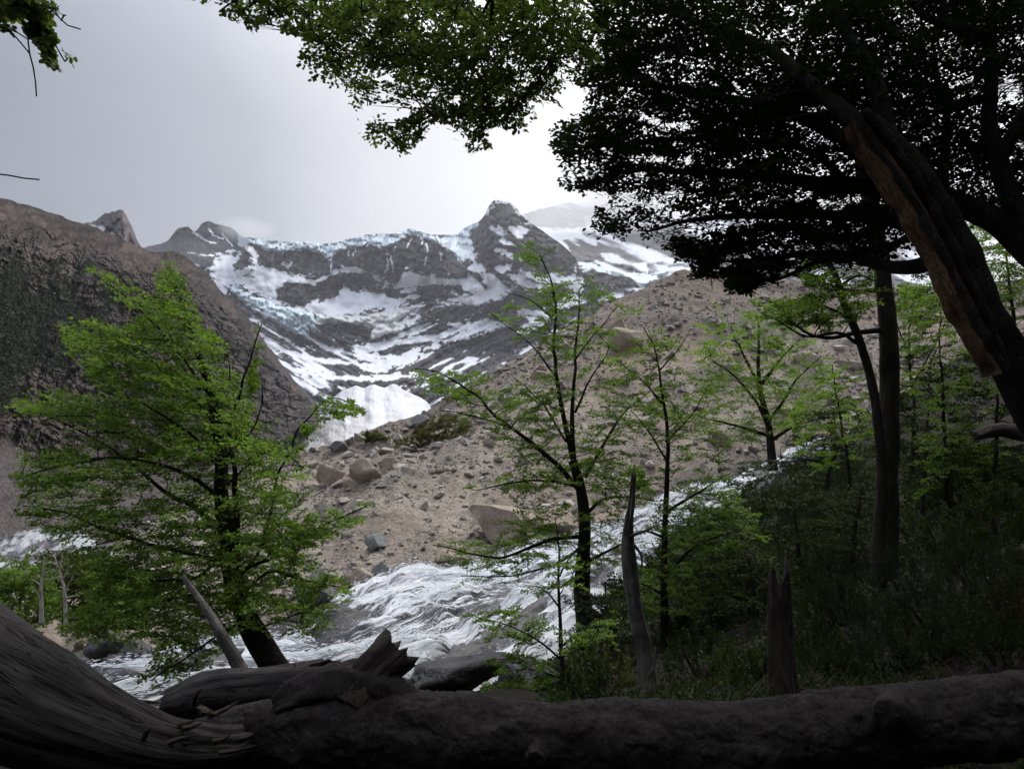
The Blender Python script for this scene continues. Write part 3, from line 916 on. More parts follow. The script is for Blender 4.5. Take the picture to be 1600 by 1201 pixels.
m_stone = mat_rock('moraine_stone', (0.31, 0.275, 0.235), (0.50, 0.455, 0.405), 0.8, 0.6, 0.06)
m_stone2 = mat_rock('tan_boulder', (0.27, 0.205, 0.15), (0.40, 0.335, 0.27), 0.9, 0.9, 0.10, obj_var=0.1)
m_greyrock = mat_rock('grey_boulder', (0.13, 0.125, 0.125), (0.22, 0.21, 0.205), 1.0, 0.8, 0.08, obj_var=0.2)
m_green_rock = mat_rock('greenish_boulder', (0.19, 0.21, 0.20), (0.27, 0.29, 0.275), 1.0, 0.6, 0.06, obj_var=0.1)
m_wet = mat_rock('wet_slab', (0.028, 0.027, 0.029), (0.085, 0.082, 0.085), 0.9, 1.0, 0.14, 0.5, 0.15, 0.35)

m_slab = mat_rock('striped_slab', (0.10, 0.098, 0.10), (0.20, 0.19, 0.185), 3.2, 1.0, 0.16, obj_var=0.1)
rock_meshes = []
for i in range(9):
    Vh, Fh = hull_rock(100 + i, 10 + i % 3, (1, 0.8 + 0.05 * (i % 3), 0.55 + 0.06 * (i % 4)))
    rock_meshes.append((Vh, Fh))
stone_me = [new_mesh('stone', v_, f_, False, None, m_stone) for v_, f_ in rock_meshes]

# scatter: the largest 230 are things, the rest one mass of gravel
r = np.random.default_rng(21)
NS = 13000
sx = r.uniform(120, 1450, NS * 2)
st = r.uniform(0.0, 0.985, NS * 2)
dens = 0.5 + 0.5 * fbm(sx / 90, st * 8, 5, 4) + 0.15 * (st > 0.72) * (sx > 850) + 0.25 * (sx < 560) + 0.4 * (st < 0.15)
kp = r.random(NS * 2) < np.clip(dens, 0.06, 1)
sx, st = sx[kp][:NS], st[kp][:NS]
ci = np.clip(((sx + 150) / 1750 * (NC - 1)).astype(int), 0, NC - 2)
ri = np.clip(((st + 0.16) / 1.16 * (NR - 1)).astype(int), 0, NR - 2)
sp = MOR[2][ri, ci] + (MOR[2][ri, ci + 1] - MOR[2][ri, ci]) * r.random((len(sx), 1)) + (MOR[2][ri + 1, ci] - MOR[2][ri, ci]) * r.random((len(sx), 1))
ssz = 0.062 * np.exp(r.exponential(0.52, len(sx)))
ssz = np.minimum(ssz * (1 + 0.1 * (sx > 850) * (st > 0.6)), 0.6)
ssz = ssz * np.clip(sp[:, 1] / 45, 0.6, 1.6)
order = np.argsort(-ssz / sp[:, 1])
gm = MB()
for n_, i in enumerate(order):
    a3 = r.uniform(0, 6.28); tl = r.normal(0, 0.3, 2)
    ca, sa = math.cos(a3), math.sin(a3)
    if n_ < 230:
        o = link('stone', stone_me[n_ % 9], None, sp[i] + (0, 0, ssz[i] * 0.22), 'pale angular stone lying loose on the tan moraine slope', 'stone', 'loose stones scattered on the moraine')
        o.scale = (ssz[i], ssz[i], ssz[i] * r.uniform(0.75, 1.1))
        o.rotation_euler = (tl[0], tl[1], a3)
    else:
        vh, fh = rock_meshes[n_ % 9]
        v_ = vh * ssz[i]
        v_ = np.stack([v_[:, 0] * ca - v_[:, 1] * sa, v_[:, 0] * sa + v_[:, 1] * ca, v_[:, 2]], -1)
        gm.add(v_ + sp[i] + (0, 0, ssz[i] * 0.2), fh)
gv, gf = gm.get()
link('gravel', new_mesh('gravel', gv, gf, False, None, m_stone), label='small stones and gravel strewn over the moraine slope', kind='stuff')


def boulder(x, y, wpx, hpx, seed, mat, label, Y=None, rotz=0.0, sq=1.0, amp=0.05, n=11, name='boulder', tilt=(0, 0), cat='boulder', group=None, sink=0.30):
    p = on_moraine(x, y + hpx * 0.40) if Y is None else P(x, y + hpx * 0.4, Y)
    d = p[1]
    w_, h_ = wpx / FPX * d, hpx / FPX * d
    V_, F_ = fine_rock(seed, 4, (1, 1, 1), n, amp)
    V_ = V_ / (V_.max(0) - V_.min(0)) * (w_ * 1.03, w_ * 0.85 * sq, h_ * 1.15)
    o = link(name, new_mesh(name, V_, F_, False if n < 10 else True, None, mat), None, p + (0, 0.25 * w_, h_ * (0.55 - sink * .4)), label, cat, group)
    o.rotation_euler = (tilt[0], tilt[1], rotz)
    return o


boulder(512, 748, 46, 42, 1, m_stone2, 'rounded tan boulder on the moraine lip beside the larger grey-tan one')
boulder(567, 738, 50, 46, 2, m_stone2, 'big grey-tan boulder on the moraine lip below the bush')
boulder(600, 726, 26, 24, 3, m_stone2, 'small brown boulder tucked right of the big grey-tan boulder')
boulder(545, 760, 22, 18, 4, m_stone2, 'small boulder wedged between the two big ones on the moraine lip')
boulder(652, 662, 30, 22, 5, m_greyrock, 'dark grey boulder on the moraine crest under the snow cone', n=8)
boulder(665, 652, 18, 16, 6, m_greyrock, 'smaller dark boulder touching the grey crest boulder', n=8)
boulder(526, 702, 28, 18, 7, m_greyrock, 'grey slab boulder at the crest\'s lower end, left of the bush', n=8)
boulder(602, 700, 22, 16, 8, m_greyrock, 'grey block on the crest between bush and boulders', n=8)
boulder(700, 868, 46, 28, 14, m_stone2, 'low tan boulder above the torrent, left of the great block')
boulder(592, 893, 26, 22, 15, m_green_rock, 'smooth greenish grey boulder at the edge of the white water')
boulder(590, 850, 34, 22, 16, m_green_rock, 'flat greenish slab half buried in the gravel', n=8)
boulder(558, 912, 52, 30, 17, m_stone2, 'brown wet boulder on the bank left of the greenish one')
boulder(966, 508, 42, 34, 18, m_stone2, 'orange-tan boulder on the upper moraine beside a paler slab', n=8)
boulder(990, 532, 56, 44, 19, m_stone2, 'wide pale slab on the upper moraine below the orange-tan boulder', n=8)
boulder(1048, 557, 16, 12, 20, m_greyrock, 'small blue-grey boulder right of the pale upper slab')
boulder(972, 598, 24, 14, 23, m_stone2, 'flat pale rock in mid moraine behind the central tree', n=8)
boulder(845, 585, 34, 16, 25, m_stone2, 'flat tan slab near the crest left of the central trunk', n=8)
boulder(1015, 760, 40, 22, 26, m_stone2, 'tan boulder on the torrent bank right of the central trunk', n=8)
boulder(1120, 690, 36, 20, 27, m_stone2, 'tan boulder on the far bank between the slim trees', n=8)
boulder(1260, 560, 44, 26, 28, m_stone2, 'pale boulder on the moraine behind the slender right trunk', n=8)
boulder(1330, 570, 50, 22, 29, m_stone2, 'broad tan boulder right of the slender trunk', n=8)
boulder(1240, 640, 40, 24, 30, m_stone2, 'tan boulder above the upper end of the torrent', n=8)
boulder(1010, 715, 20, 14, 31, m_stone2, 'small tan boulder behind the dead snag', n=8)
boulder(500, 905, 30, 24, 32, m_greyrock, 'grey boulder on the bank behind the leafy leaning tree')
boulder(690, 735, 20, 12, 33, m_stone2, 'flat pale stone in the gully of the moraine', n=8)
# the great split block: an outline with real thickness
bp_ = [(731, 795), (738, 789), (770, 791), (800, 799), (815, 812), (813, 830), (795, 848), (772, 852), (762, 842), (748, 818)]
d0 = on_moraine(770, 850)[1]
front = P(np.array([q[0] for q in bp_]), np.array([q[1] for q in bp_]), d0 - 0.4)
front = front + np.stack([0 * front[:, 0], 0.25 * (front[:, 2] - front[:, 2].min()), 0 * front[:, 0]], -1)
back = front + (0.9, 2.6, 0.25)
back[:, 2] = front[:, 2] * 0.9 + front[:, 2].mean() * 0.1
bm = bmesh.new()
f1 = [bm.verts.new(q) for q in front]; f2 = [bm.verts.new(q) for q in back]
bm.faces.new(f1); bm.faces.new(f2[::-1])
for i in range(len(f1)):
    bm.faces.new([f1[i], f2[i], f2[(i + 1) % len(f1)], f1[(i + 1) % len(f1)]])
bmesh.ops.recalc_face_normals(bm, faces=bm.faces)
bmesh.ops.triangulate(bm, faces=bm.faces)
bmesh.ops.subdivide_edges(bm, edges=list(bm.edges), cuts=4, use_grid_fill=True)
for v in bm.verts:
    q = v.co
    v.co = Vector((q.x + 0.07 * float(fbm(q.x * 1.4, q.z * 1.4, q.y, 4)), q.y + 0.14 * float(fbm(q.x * 1.2 + 9, q.z * 1.2, q.y, 4)), q.z + 0.07 * float(fbm(q.x * 1.5, q.z * 1.5 + 4, q.y, 4))))
me = bpy.data.meshes.new('boulder'); bm.to_mesh(me); bm.free(); me.materials.append(m_stone2)
link('boulder', me, None, None, 'great tan split block with a flat triangular face above the torrent', 'boulder')
boulder(868, 822, 84, 44, 41, m_stone2, 'long tan boulder right of the great split block, behind the central trunk', n=9)
boulder(955, 812, 50, 26, 42, m_stone2, 'brown streaked boulder on the bank right of the central trunk', n=9)
boulder(815, 842, 40, 22, 43, m_stone2, 'small tan boulder at the foot of the great split block', n=9)

# ------------------------------------------------------------------ torrent and its rock bed
NEAR = [(-300, 1180, 15.5), (60, 1150, 16), (200, 1120, 16), (400, 1105, 16), (520, 1098, 16.3), (620, 1092, 16.8), (720, 1082, 18), (830, 1046, 21.5), (930, 960, 27.5), (960, 908, 33), (1060, 838, 42), (1160, 778, 51), (1242, 722, 60), (1300, 700, 64)]
FARB = [(-300, 1078, 24), (60, 1060, 24.3), (200, 1036, 24.8), (400, 996, 25.3), (500, 958, 26.3), (560, 932, 28.2), (640, 906, 30.7), (720, 898, 32.7), (800, 874, 35.7), (900, 850, 39.7), (980, 814, 44.7), (1060, 776, 49.7),
        (1150, 744, 55.6), (1235, 712, 61.5), (1290, 692, 65)]
NSs, NW = 480, 140
def bank(L, n):
    a = np.array(L, float)
    w3 = P(a[:, 0], a[:, 1], a[:, 2])
    return catmull(w3, n)
B0, B1 = bank(FARB[::-1], NSs), bank(NEAR[::-1], NSs)
wv = np.linspace(-0.06, 1.06, NW)[None, :, None]
RV = B0[:, None, :] * (1 - wv) + B1[:, None, :] * wv
sarc = np.concatenate([[0], np.cumsum(np.linalg.norm(np.diff(0.5 * (B0 + B1), axis=0), axis=1))])
S = sarc[:, None] * np.ones((1, NW))
Wd = wv[0, :, 0][None, :] * np.linalg.norm(B1 - B0, axis=1)[:, None]
qx, qy = PIX(RV)
ribs = fbm(S / 9, Wd / 1.6, 3.1, 5)
bedz = 0.55 * ribs + 0.25 * fbm(S / 1.5, Wd / 0.8, 7.7, 4) + 0.18 * ridged(S / 5, Wd / 0.5, 2.2, 3)
ROCKS = [[(690, 975), (740, 930), (800, 905), (850, 890), (905, 868), (940, 855), (920, 885), (870, 905), (840, 935), (790, 960), (740, 975), (700, 985)],
         [(478, 1020), (500, 985), (560, 970), (600, 968), (560, 1000), (525, 1030), (500, 1045)],
         [(668, 1062), (720, 1015), (780, 985), (850, 945), (880, 930), (860, 975), (800, 1020), (760, 1050), (720, 1065)],
         [(890, 960), (930, 900), (960, 870), (1000, 850), (960, 905), (935, 950)], [(430, 990), (470, 970), (520, 950), (500, 965), (450, 1000)],
         [(1130, 800), (1160, 770), (1200, 745), (1200, 755), (1150, 800)], [(150, 1060), (250, 1020), (330, 1005), (300, 1020), (230, 1045), (170, 1068)]]
rk = np.full(qx.shape, -50.0)
for L in ROCKS:
    rk = np.maximum(rk, poly_sd(L, qx + 8 * ribs, qy + 5 * ribs))
bedz += 0.42 * sstep(-8, 14, rk)
BED = RV.copy()
BED[..., 2] += bedz - 0.18
edge = np.maximum(np.clip(-wv[0, :, 0] / 0.06, 0, 1), np.clip((wv[0, :, 0] - 1) / 0.06, 0, 1))[None, :]
BED[..., 2] -= 0.9 * edge
link('stream_bed', new_mesh('stream_bed', BED, grid_faces(NSs, NW), True, None, m_wet), label='dark wet rock slabs under the torrent', kind='structure')
# water skin: rides above the bed except where the slabs break through
flow_z = 0.26 * fbm(S / 1.6, Wd / 0.45, 1.2, 5) + 0.30 * ridged(S / 3.5, Wd / 1.0, 4.2, 4) + 0.35 * fbm(S / 5, Wd / 2, 9.9, 3)
foam = 0.47 + 0.8 * fbm(S / 6, Wd / 0.7, 2.9, 5) - 0.75 * sstep(-4, 8, rk) + 0.30 * (qy < 960)
for L, a_, s_ in (([(510, 965), (560, 935), (640, 915), (740, 905), (860, 868), (960, 830), (1000, 820), (980, 850), (880, 880), (780, 925), (660, 950), (580, 975)], 0.9, 22),
              ([(540, 1030), (600, 985), (680, 950), (740, 935), (720, 985), (650, 1060), (560, 1060)], 0.55, 22),
              ([(630, 1062), (700, 1010), (790, 960), (860, 915), (900, 880), (880, 925), (800, 985), (720, 1030), (660, 1070)], 0.95, 8),
              ([(830, 1000), (880, 930), (920, 880), (900, 950), (850, 1010)], 0.6, 8), ([(200, 1040), (330, 1010), (480, 1000), (470, 1060), (300, 1080), (180, 1060)], 0.6, 14),
              ([(1000, 812), (1100, 770), (1180, 735), (1242, 708), (1240, 722), (1150, 755), (1060, 795)], 0.7, 8)):
    d = poly_sd(L, qx + 6 * ribs, qy + 4 * ribs)
    foam = np.maximum(foam, a_ * sstep(-s_, s_, d) + 0.35 * fbm(S / 2.5, Wd / 0.35, 5.5, 4) - 0.15)
WAT = RV.copy()
WAT[..., 2] += 0.16 + flow_z + 0.25 * np.clip(foam, -.5, 1) - 0.6 * edge
k = NT('white_water')
fl = k.attr('flow').outputs['Vector']
fo = k.attr('foam').outputs['Fac']
st1 = k.noise(k.coord((0.32, 7.0, 1), vec=fl), 1.6, 7, 0.7, 0.25)
st2 = k.noise(k.coord((1.0, 10.0, 1), vec=fl), 3.0, 5, 0.7, 0.4)
st3 = k.noise(k.coord((0.20, 2.4, 1), vec=fl), 1.0, 5, 0.65, 0.3)
stv = k.math('ADD', k.math('MULTIPLY', st3, 1.0), k.math('ADD', k.math('MULTIPLY', st1, 0.9), k.math('MULTIPLY', st2, 0.4)))
al = k.math('ADD', k.math('MULTIPLY', fo, 0.85), k.rng(stv, 0.85, 1.45, -1.15, 0.85))
alpha = k.rng(al, 0.08, 0.5)
foamc = k.bsdf(k.mix(k.rng(stv, 0.98, 1.30), (0.50, 0.54, 0.59), (0.94, 0.95, 0.96)), 0.6, k.bump(stv, 0.9, 0.12), 0.3)
thin = k.n('ShaderNodeMixShader', Fac=0.82, i1=k.bsdf((0.16, 0.17, 0.19), 0.2, k.bump(stv, 0.8, 0.08), 0.5), i2=k.n('ShaderNodeBsdfTransparent').outputs[0]).outputs[0]
m_water = k.done(k.n('ShaderNodeMixShader', Fac=alpha, i1=thin, i2=foamc).outputs[0])
torrent = link('torrent', new_mesh('torrent', WAT, grid_faces(NSs, NW), True, {'flow': ('FLOAT_VECTOR', np.stack([S, Wd, 0 * S], -1).reshape(-1, 3)), 'foam': ('FLOAT', foam.ravel())}, m_water),
     label='white foaming torrent pouring diagonally over dark slabs', kind='structure')
# flying drops and strands
r = np.random.default_rng(5)
pr = np.clip(foam, 0, 1.2) ** 1.5 * np.clip(1 - edge * 3, 0, 1) * (RV[..., 1] < 48)
pr = pr.ravel() / pr.sum()
ids = r.choice(pr.size, 34000, p=pr)
fdir = np.gradient(RV, axis=0).reshape(-1, 3); fdir /= np.linalg.norm(fdir, axis=1, keepdims=True)
dd = fdir[ids] + r.normal(0, 0.22, (len(ids), 3)); dd[:, 2] -= 0.15
p0 = WAT.reshape(-1, 3)[ids] + r.normal(0, 0.06, (len(ids), 3)); p0[:, 2] += r.exponential(0.07, len(ids)) + 0.02
ln = r.exponential(0.09, (len(ids), 1)) + 0.02
wd_ = (r.uniform(0.008, 0.02, (len(ids), 1)))
sd_ = np.cross(dd, r.normal(0, 1, dd.shape)); sd_ /= np.linalg.norm(sd_, axis=1, keepdims=True) + 1e-9
q = np.stack([p0, p0 + dd * ln * .5 + sd_ * wd_, p0 + dd * ln, p0 + dd * ln * .5 - sd_ * wd_], 1).reshape(-1, 3)
k = NT('spray_water')
m_spray = k.done(k.n('ShaderNodeMixShader', Fac=0.5, i1=k.bsdf((0.88, 0.9, 0.92), 0.5), i2=k.n('ShaderNodeBsdfTranslucent', Color=(0.9, 0.92, 0.95, 1)).outputs[0]).outputs[0])
link('spray', new_mesh('spray', q, np.arange(len(q)).reshape(-1, 4), False, None, m_spray), torrent, kind='stuff')

# ------------------------------------------------------------------ near ground
GP = [(-16, -14, 8), (0, -14, 8), (16, -14, 10), (30, -10, 15), (-25, 0, 0.5), (-8, -6, 2.6), (0, -6, 2.6), (8, -6, 3.6), (-4, 0, 0.0), (0, 0, 0), (4, 0, 0.15), (10, 0, 1.6), (18, 2, 4.5), (-3, 4, 0), (0, 4, 0), (3, 4, 0.02), (6, 4.2, 0.3), (10, 6, 1.0), (-10, 3, -0.3), (-25, 8, -2)]  # first points: unseen rise behind the camera, added to block sky light
for q in ((432, 1052, 14), (916, 1010, 18), (1040, 1046, 16.5), (880, 1092, 12), (380, 1062, 7), (1012, 1096, 9), (1222, 1090, 7), (1385, 905, 13), (1600, 905, 12), (1480, 770, 30), (1350, 690, 50), (1600, 610, 40),
          (1240, 732, 56), (1100, 850, 38), (1000, 950, 26), (1300, 800, 30), (1200, 900, 20), (1450, 960, 10), (1750, 780, 15), (1800, 600, 30), (1500, 560, 66), (1700, 480, 70), (1380, 640, 66), (600, 1110, 11), (700, 1096, 13), (200, 1170, 11), (0, 1185, 11), (420, 1120, 9), (300, 1120, 13.5)):
    GP.append(tuple(P(*q)))
for x, y, Yq in NEAR:
    if Yq > 15.9:
        p = P(x, y, Yq); GP.append((p[0], p[1], p[2] - 0.35))
for x, y, Yq in FARB[1::2]:
    p = P(x, y, Yq); GP.append((p[0], p[1] + 1, p[2] - 3.0))
GP = np.array(GP, float)
def tps_fit(g, lam=0.02):
    n = len(g)
    d = np.hypot(g[:, None, 0] - g[None, :, 0], g[:, None, 1] - g[None, :, 1])
    K = np.where(d > 0, d, 0) + lam * 0
    A = np.zeros((n + 3, n + 3)); A[:n, :n] = K - lam * np.eye(n)
    A[:n, n] = 1; A[:n, n + 1:] = g[:, :2]; A[n, :n] = 1; A[n + 1:, :n] = g[:, :2].T
    return np.linalg.solve(A, np.concatenate([g[:, 2], np.zeros(3)]))
_tw = tps_fit(GP)
def GZ(x, y):
    x, y = np.broadcast_arrays(np.asarray(x, float), np.asarray(y, float))
    o = _tw[-3] + _tw[-2] * x + _tw[-1] * y
    for (gx, gy, _), w_ in zip(GP, _tw):
        o = o + w_ * np.hypot(x - gx, y - gy)
    return o
gx = np.concatenate([np.linspace(-45, -8, 40), np.linspace(-7.7, 9, 130), np.linspace(9.3, 75, 110)])
gy = np.concatenate([np.linspace(-25, 1, 40), np.linspace(1.1, 20, 140), np.linspace(20.3, 95, 100)])
GX, GY = np.meshgrid(gx, gy)
gz = GZ(GX, GY)
gz = gz + (0.10 * fbm(GX / 1.1, GY / 1.1, 3, 4) + 0.035 * fbm(GX / .22, GY / .22, 6, 3)) * np.clip(np.hypot(GX, GY) / 6, 0.5, 3)
k = NT('forest_floor')
cc = k.coord()
n1 = k.noise(cc, 3.0, 8, 0.7)
n2 = k.noise(cc, 22.0, 5, 0.7, 1.0)
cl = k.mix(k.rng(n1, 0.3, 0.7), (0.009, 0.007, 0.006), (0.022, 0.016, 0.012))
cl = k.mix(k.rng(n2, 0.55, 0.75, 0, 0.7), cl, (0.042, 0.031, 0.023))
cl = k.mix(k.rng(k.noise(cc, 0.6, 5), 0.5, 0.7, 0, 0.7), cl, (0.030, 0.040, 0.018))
m_floor = k.done(k.bsdf(cl, 0.95, k.bump(k.math('ADD', n1, k.math('MULTIPLY', n2, .5)), 0.9, 0.06), 0.15))
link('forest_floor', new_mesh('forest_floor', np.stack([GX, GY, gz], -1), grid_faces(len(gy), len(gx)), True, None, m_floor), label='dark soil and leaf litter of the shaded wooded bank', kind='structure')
# ground beyond, out to the valley sides
gx = np.concatenate([np.linspace(-5000, -60, 40), np.linspace(-50, 80, 30), np.linspace(90, 5000, 40)])
gy = np.concatenate([np.linspace(-400, -30, 30), np.linspace(-20, 100, 30), np.linspace(120, 6800, 50)])
GX, GY = np.meshgrid(gx, gy)
gz = np.interp(np.hypot(GX, GY), [0, 60, 120, 400, 1500, 9000], [-22, -22, -24, -30, -20, 10]) + 2 * fbm(GX / 60, GY / 60, 1, 3)
link('valley_floor', new_mesh('valley_floor', np.stack([GX, GY, gz], -1), grid_faces(len(gy), len(gx)), True, {'col': ('FLOAT_COLOR', np.ones((gz.size, 3)) * (0.13, 0.118, 0.115))}, m_cliff), label='grey rubble floor of the valley', kind='structure')
# wet rocks along the near bank
for a_ in ((692, 1076, 190, 70, 51, 13.5, 'smooth grey slab rock behind the fallen log, below the white chute'), (800, 1066, 60, 40, 52, 13.0, 'dark grey rock right of the smooth slab, under the sapling'), (850, 1062, 70, 34, 53, 13.8, 'low grey rock behind the sapling stem'),
           (300, 1050, 120, 46, 54, 17.5, 'dark wet rock in the torrent left of the leaning pole'), (205, 1030, 70, 50, 55, 21.0, 'brown wet rock on the bank behind the great curved trunk'), (160, 1010, 60, 40, 56, 23.0, 'grey rock above the white water near the pale dead trees'), (500, 1075, 90, 40, 57, 15.5, 'dark rock between leaning tree and broken branch stub'),
           (480, 945, 70, 34, 58, 26.0, 'grey rock at the torrent edge right of the leaning tree'), (640, 935, 46, 20, 59, 30.0, 'wet dark rock breaking the upper white water')):
    boulder(a_[0], a_[1], a_[2], a_[3], a_[4], m_wet if a_[4] not in (51, 52, 53) else m_slab, a_[6], Y=a_[5], n=12, amp=0.16, name='rock', cat='rock')


# ------------------------------------------------------------------ trees
m_bark = mat_bark('dark_bark', (0.020, 0.016, 0.013), (0.050, 0.040, 0.033), 16, 0.25, 0.9, 0.02)
m_bark_moss = mat_bark('mossy_bark', (0.030, 0.025, 0.020), (0.075, 0.062, 0.05), 14, 0.25, 0.9, 0.02, (0.045, 0.05, 0.018))
m_twig = mat_bark('twig_bark', (0.022, 0.017, 0.014), (0.05, 0.038, 0.03), 30, 0.3, 0.3, 0.005)
m_dead = mat_bark('bleached_wood', (0.24, 0.21, 0.185), (0.38, 0.35, 0.32), 12, 0.15, 0.8, 0.01)
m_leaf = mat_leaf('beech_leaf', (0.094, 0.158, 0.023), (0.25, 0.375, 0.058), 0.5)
m_leaf_d = mat_leaf('shaded_beech_leaf', (0.020, 0.034, 0.010), (0.042, 0.066, 0.016), 0.22, gloss=0.008)  # canopy shade put into a darker copy of the leaf colour
m_leaf_o = mat_leaf('overhead_beech_leaf', (0.062, 0.095, 0.020), (0.160, 0.210, 0.044), 0.55)
m_leaf_s = mat_leaf('shrub_leaf', (0.024, 0.034, 0.017), (0.055, 0.074, 0.036), 0.25, gloss=0.008)
m_leaf_b = mat_leaf('thicket_leaf', (0.020, 0.038, 0.009), (0.060, 0.094, 0.017), 0.4)
m_leaf_y = mat_leaf('yellowish_bush_leaf', (0.075, 0.085, 0.022), (0.155, 0.155, 0.045), 0.3)
m_leaf_r = mat_leaf('rusty_leaf', (0.035, 0.020, 0.012), (0.060, 0.040, 0.018), 0.3)

UP = np.array((0, 0, 1.0))


def unit(v):
    return v / (np.linalg.norm(v, axis=-1, keepdims=True) + 1e-9)


def make_spray(seed, n_side=9, per=6, spread=0.9, width=0.42):
    """flat fan of leafy twigs along +x, in the xy plane (unit length)."""
    r = np.random.default_rng(seed)
    pos, dr, tw = [], [], []
    bend = r.normal(0, 0.12)
    ax = lambda s: np.array((s, bend * s * s, 0.06 * math.sin(3 * s) - 0.10 * s * s))
    tw.append((ax(0), ax(0.5), ax(1.0)))
    for i in range(n_side):
        s = 0.10 + 0.88 * (i + r.uniform(-.3, .3)) / n_side
        sg = 1 if i % 2 else -1
        L = width * (1.05 - 0.75 * s) * r.uniform(0.65, 1.2)
        an = sg * r.uniform(0.55, 1.05) * spread
        d = np.array((math.cos(an), math.sin(an), r.normal(0, 0.10)))
        p0 = ax(s)
        tw.append((p0, p0 + d * L * .5 + (0.02, 0, 0), p0 + d * L))
        for j in range(per):
            u = (j + 0.6) / per
            pos.append(p0 + d * L * u + r.normal(0, 0.012, 3))
            b = an + (1 if j % 2 else -1) * r.uniform(0.5, 1.1)
            dr.append((math.cos(b), math.sin(b), r.normal(0, 0.3)))
    for j in range(per + 2):
        s = 0.25 + 0.75 * j / (per + 1)
        pos.append(ax(s) + r.normal(0, 0.012, 3))
        b = (1 if j % 2 else -1) * r.uniform(0.3, 1.0)
        dr.append((math.cos(b), math.sin(b), r.normal(0, 0.3)))
    return np.array(pos), unit(np.array(dr, float)), np.array(tw)


SPRAYS = [make_spray(i) for i in range(14)]
TUFTS = [make_spray(50 + i, 7, 5, 0.55, 0.34) for i in range(8)]


def leaf_mesh(pos, dr, nr, size, rnd, round_=False):
    """one small folded leaf per row"""
    sd = unit(np.cross(nr, dr)); nr = unit(np.cross(dr, sd))
    s = size[:, None]
    if not round_:
        q = np.stack([pos, pos + dr * s * .5 + sd * s * .36 + nr * s * .08, pos + dr * s, pos + dr * s * .45 - sd * s * .36 + nr * s * .08], 1)
        V = q.reshape(-1, 3)
        F = np.arange(len(V)).reshape(-1, 4)
        return V, F, np.repeat(rnd, 4)
    q = np.stack([pos, pos + dr * s, pos + dr * s * .28 + sd * s * .30 + nr * s * .07, pos + dr * s * .72 + sd * s * .30 + nr * s * .05,
                  pos + dr * s * .28 - sd * s * .30 + nr * s * .07, pos + dr * s * .72 - sd * s * .30 + nr * s * .05], 1)
    V = q.reshape(-1, 3)
    b = np.arange(len(pos))[:, None] * 6
    F = np.concatenate([b + [0, 2, 3, 1], b + [0, 1, 5, 4]], 0)
    return V, F, np.repeat(rnd, 6)


def twig_prisms(a, b, ra, rb):
    """three-sided sticks between point arrays"""
    d = unit(b - a)
    ref = np.where(np.abs(d[:, 2:3]) < 0.9, UP, np.array((1.0, 0, 0)))
    n = unit(np.cross(d, ref)); m = np.cross(d, n)
    V = []
    for c, rr in ((a, ra), (b, rb)):
        for k_ in range(3):
            an = k_ * 2.0944
            V.append(c + (math.cos(an) * n + math.sin(an) * m) * rr[:, None])
    V = np.stack(V, 1).reshape(-1, 3)
    base = np.arange(len(a))[:, None] * 6
    F = np.concatenate([base + [0, 1, 4, 3], base + [1, 2, 5, 4], base + [2, 0, 3, 5]], 0)
    return V, F


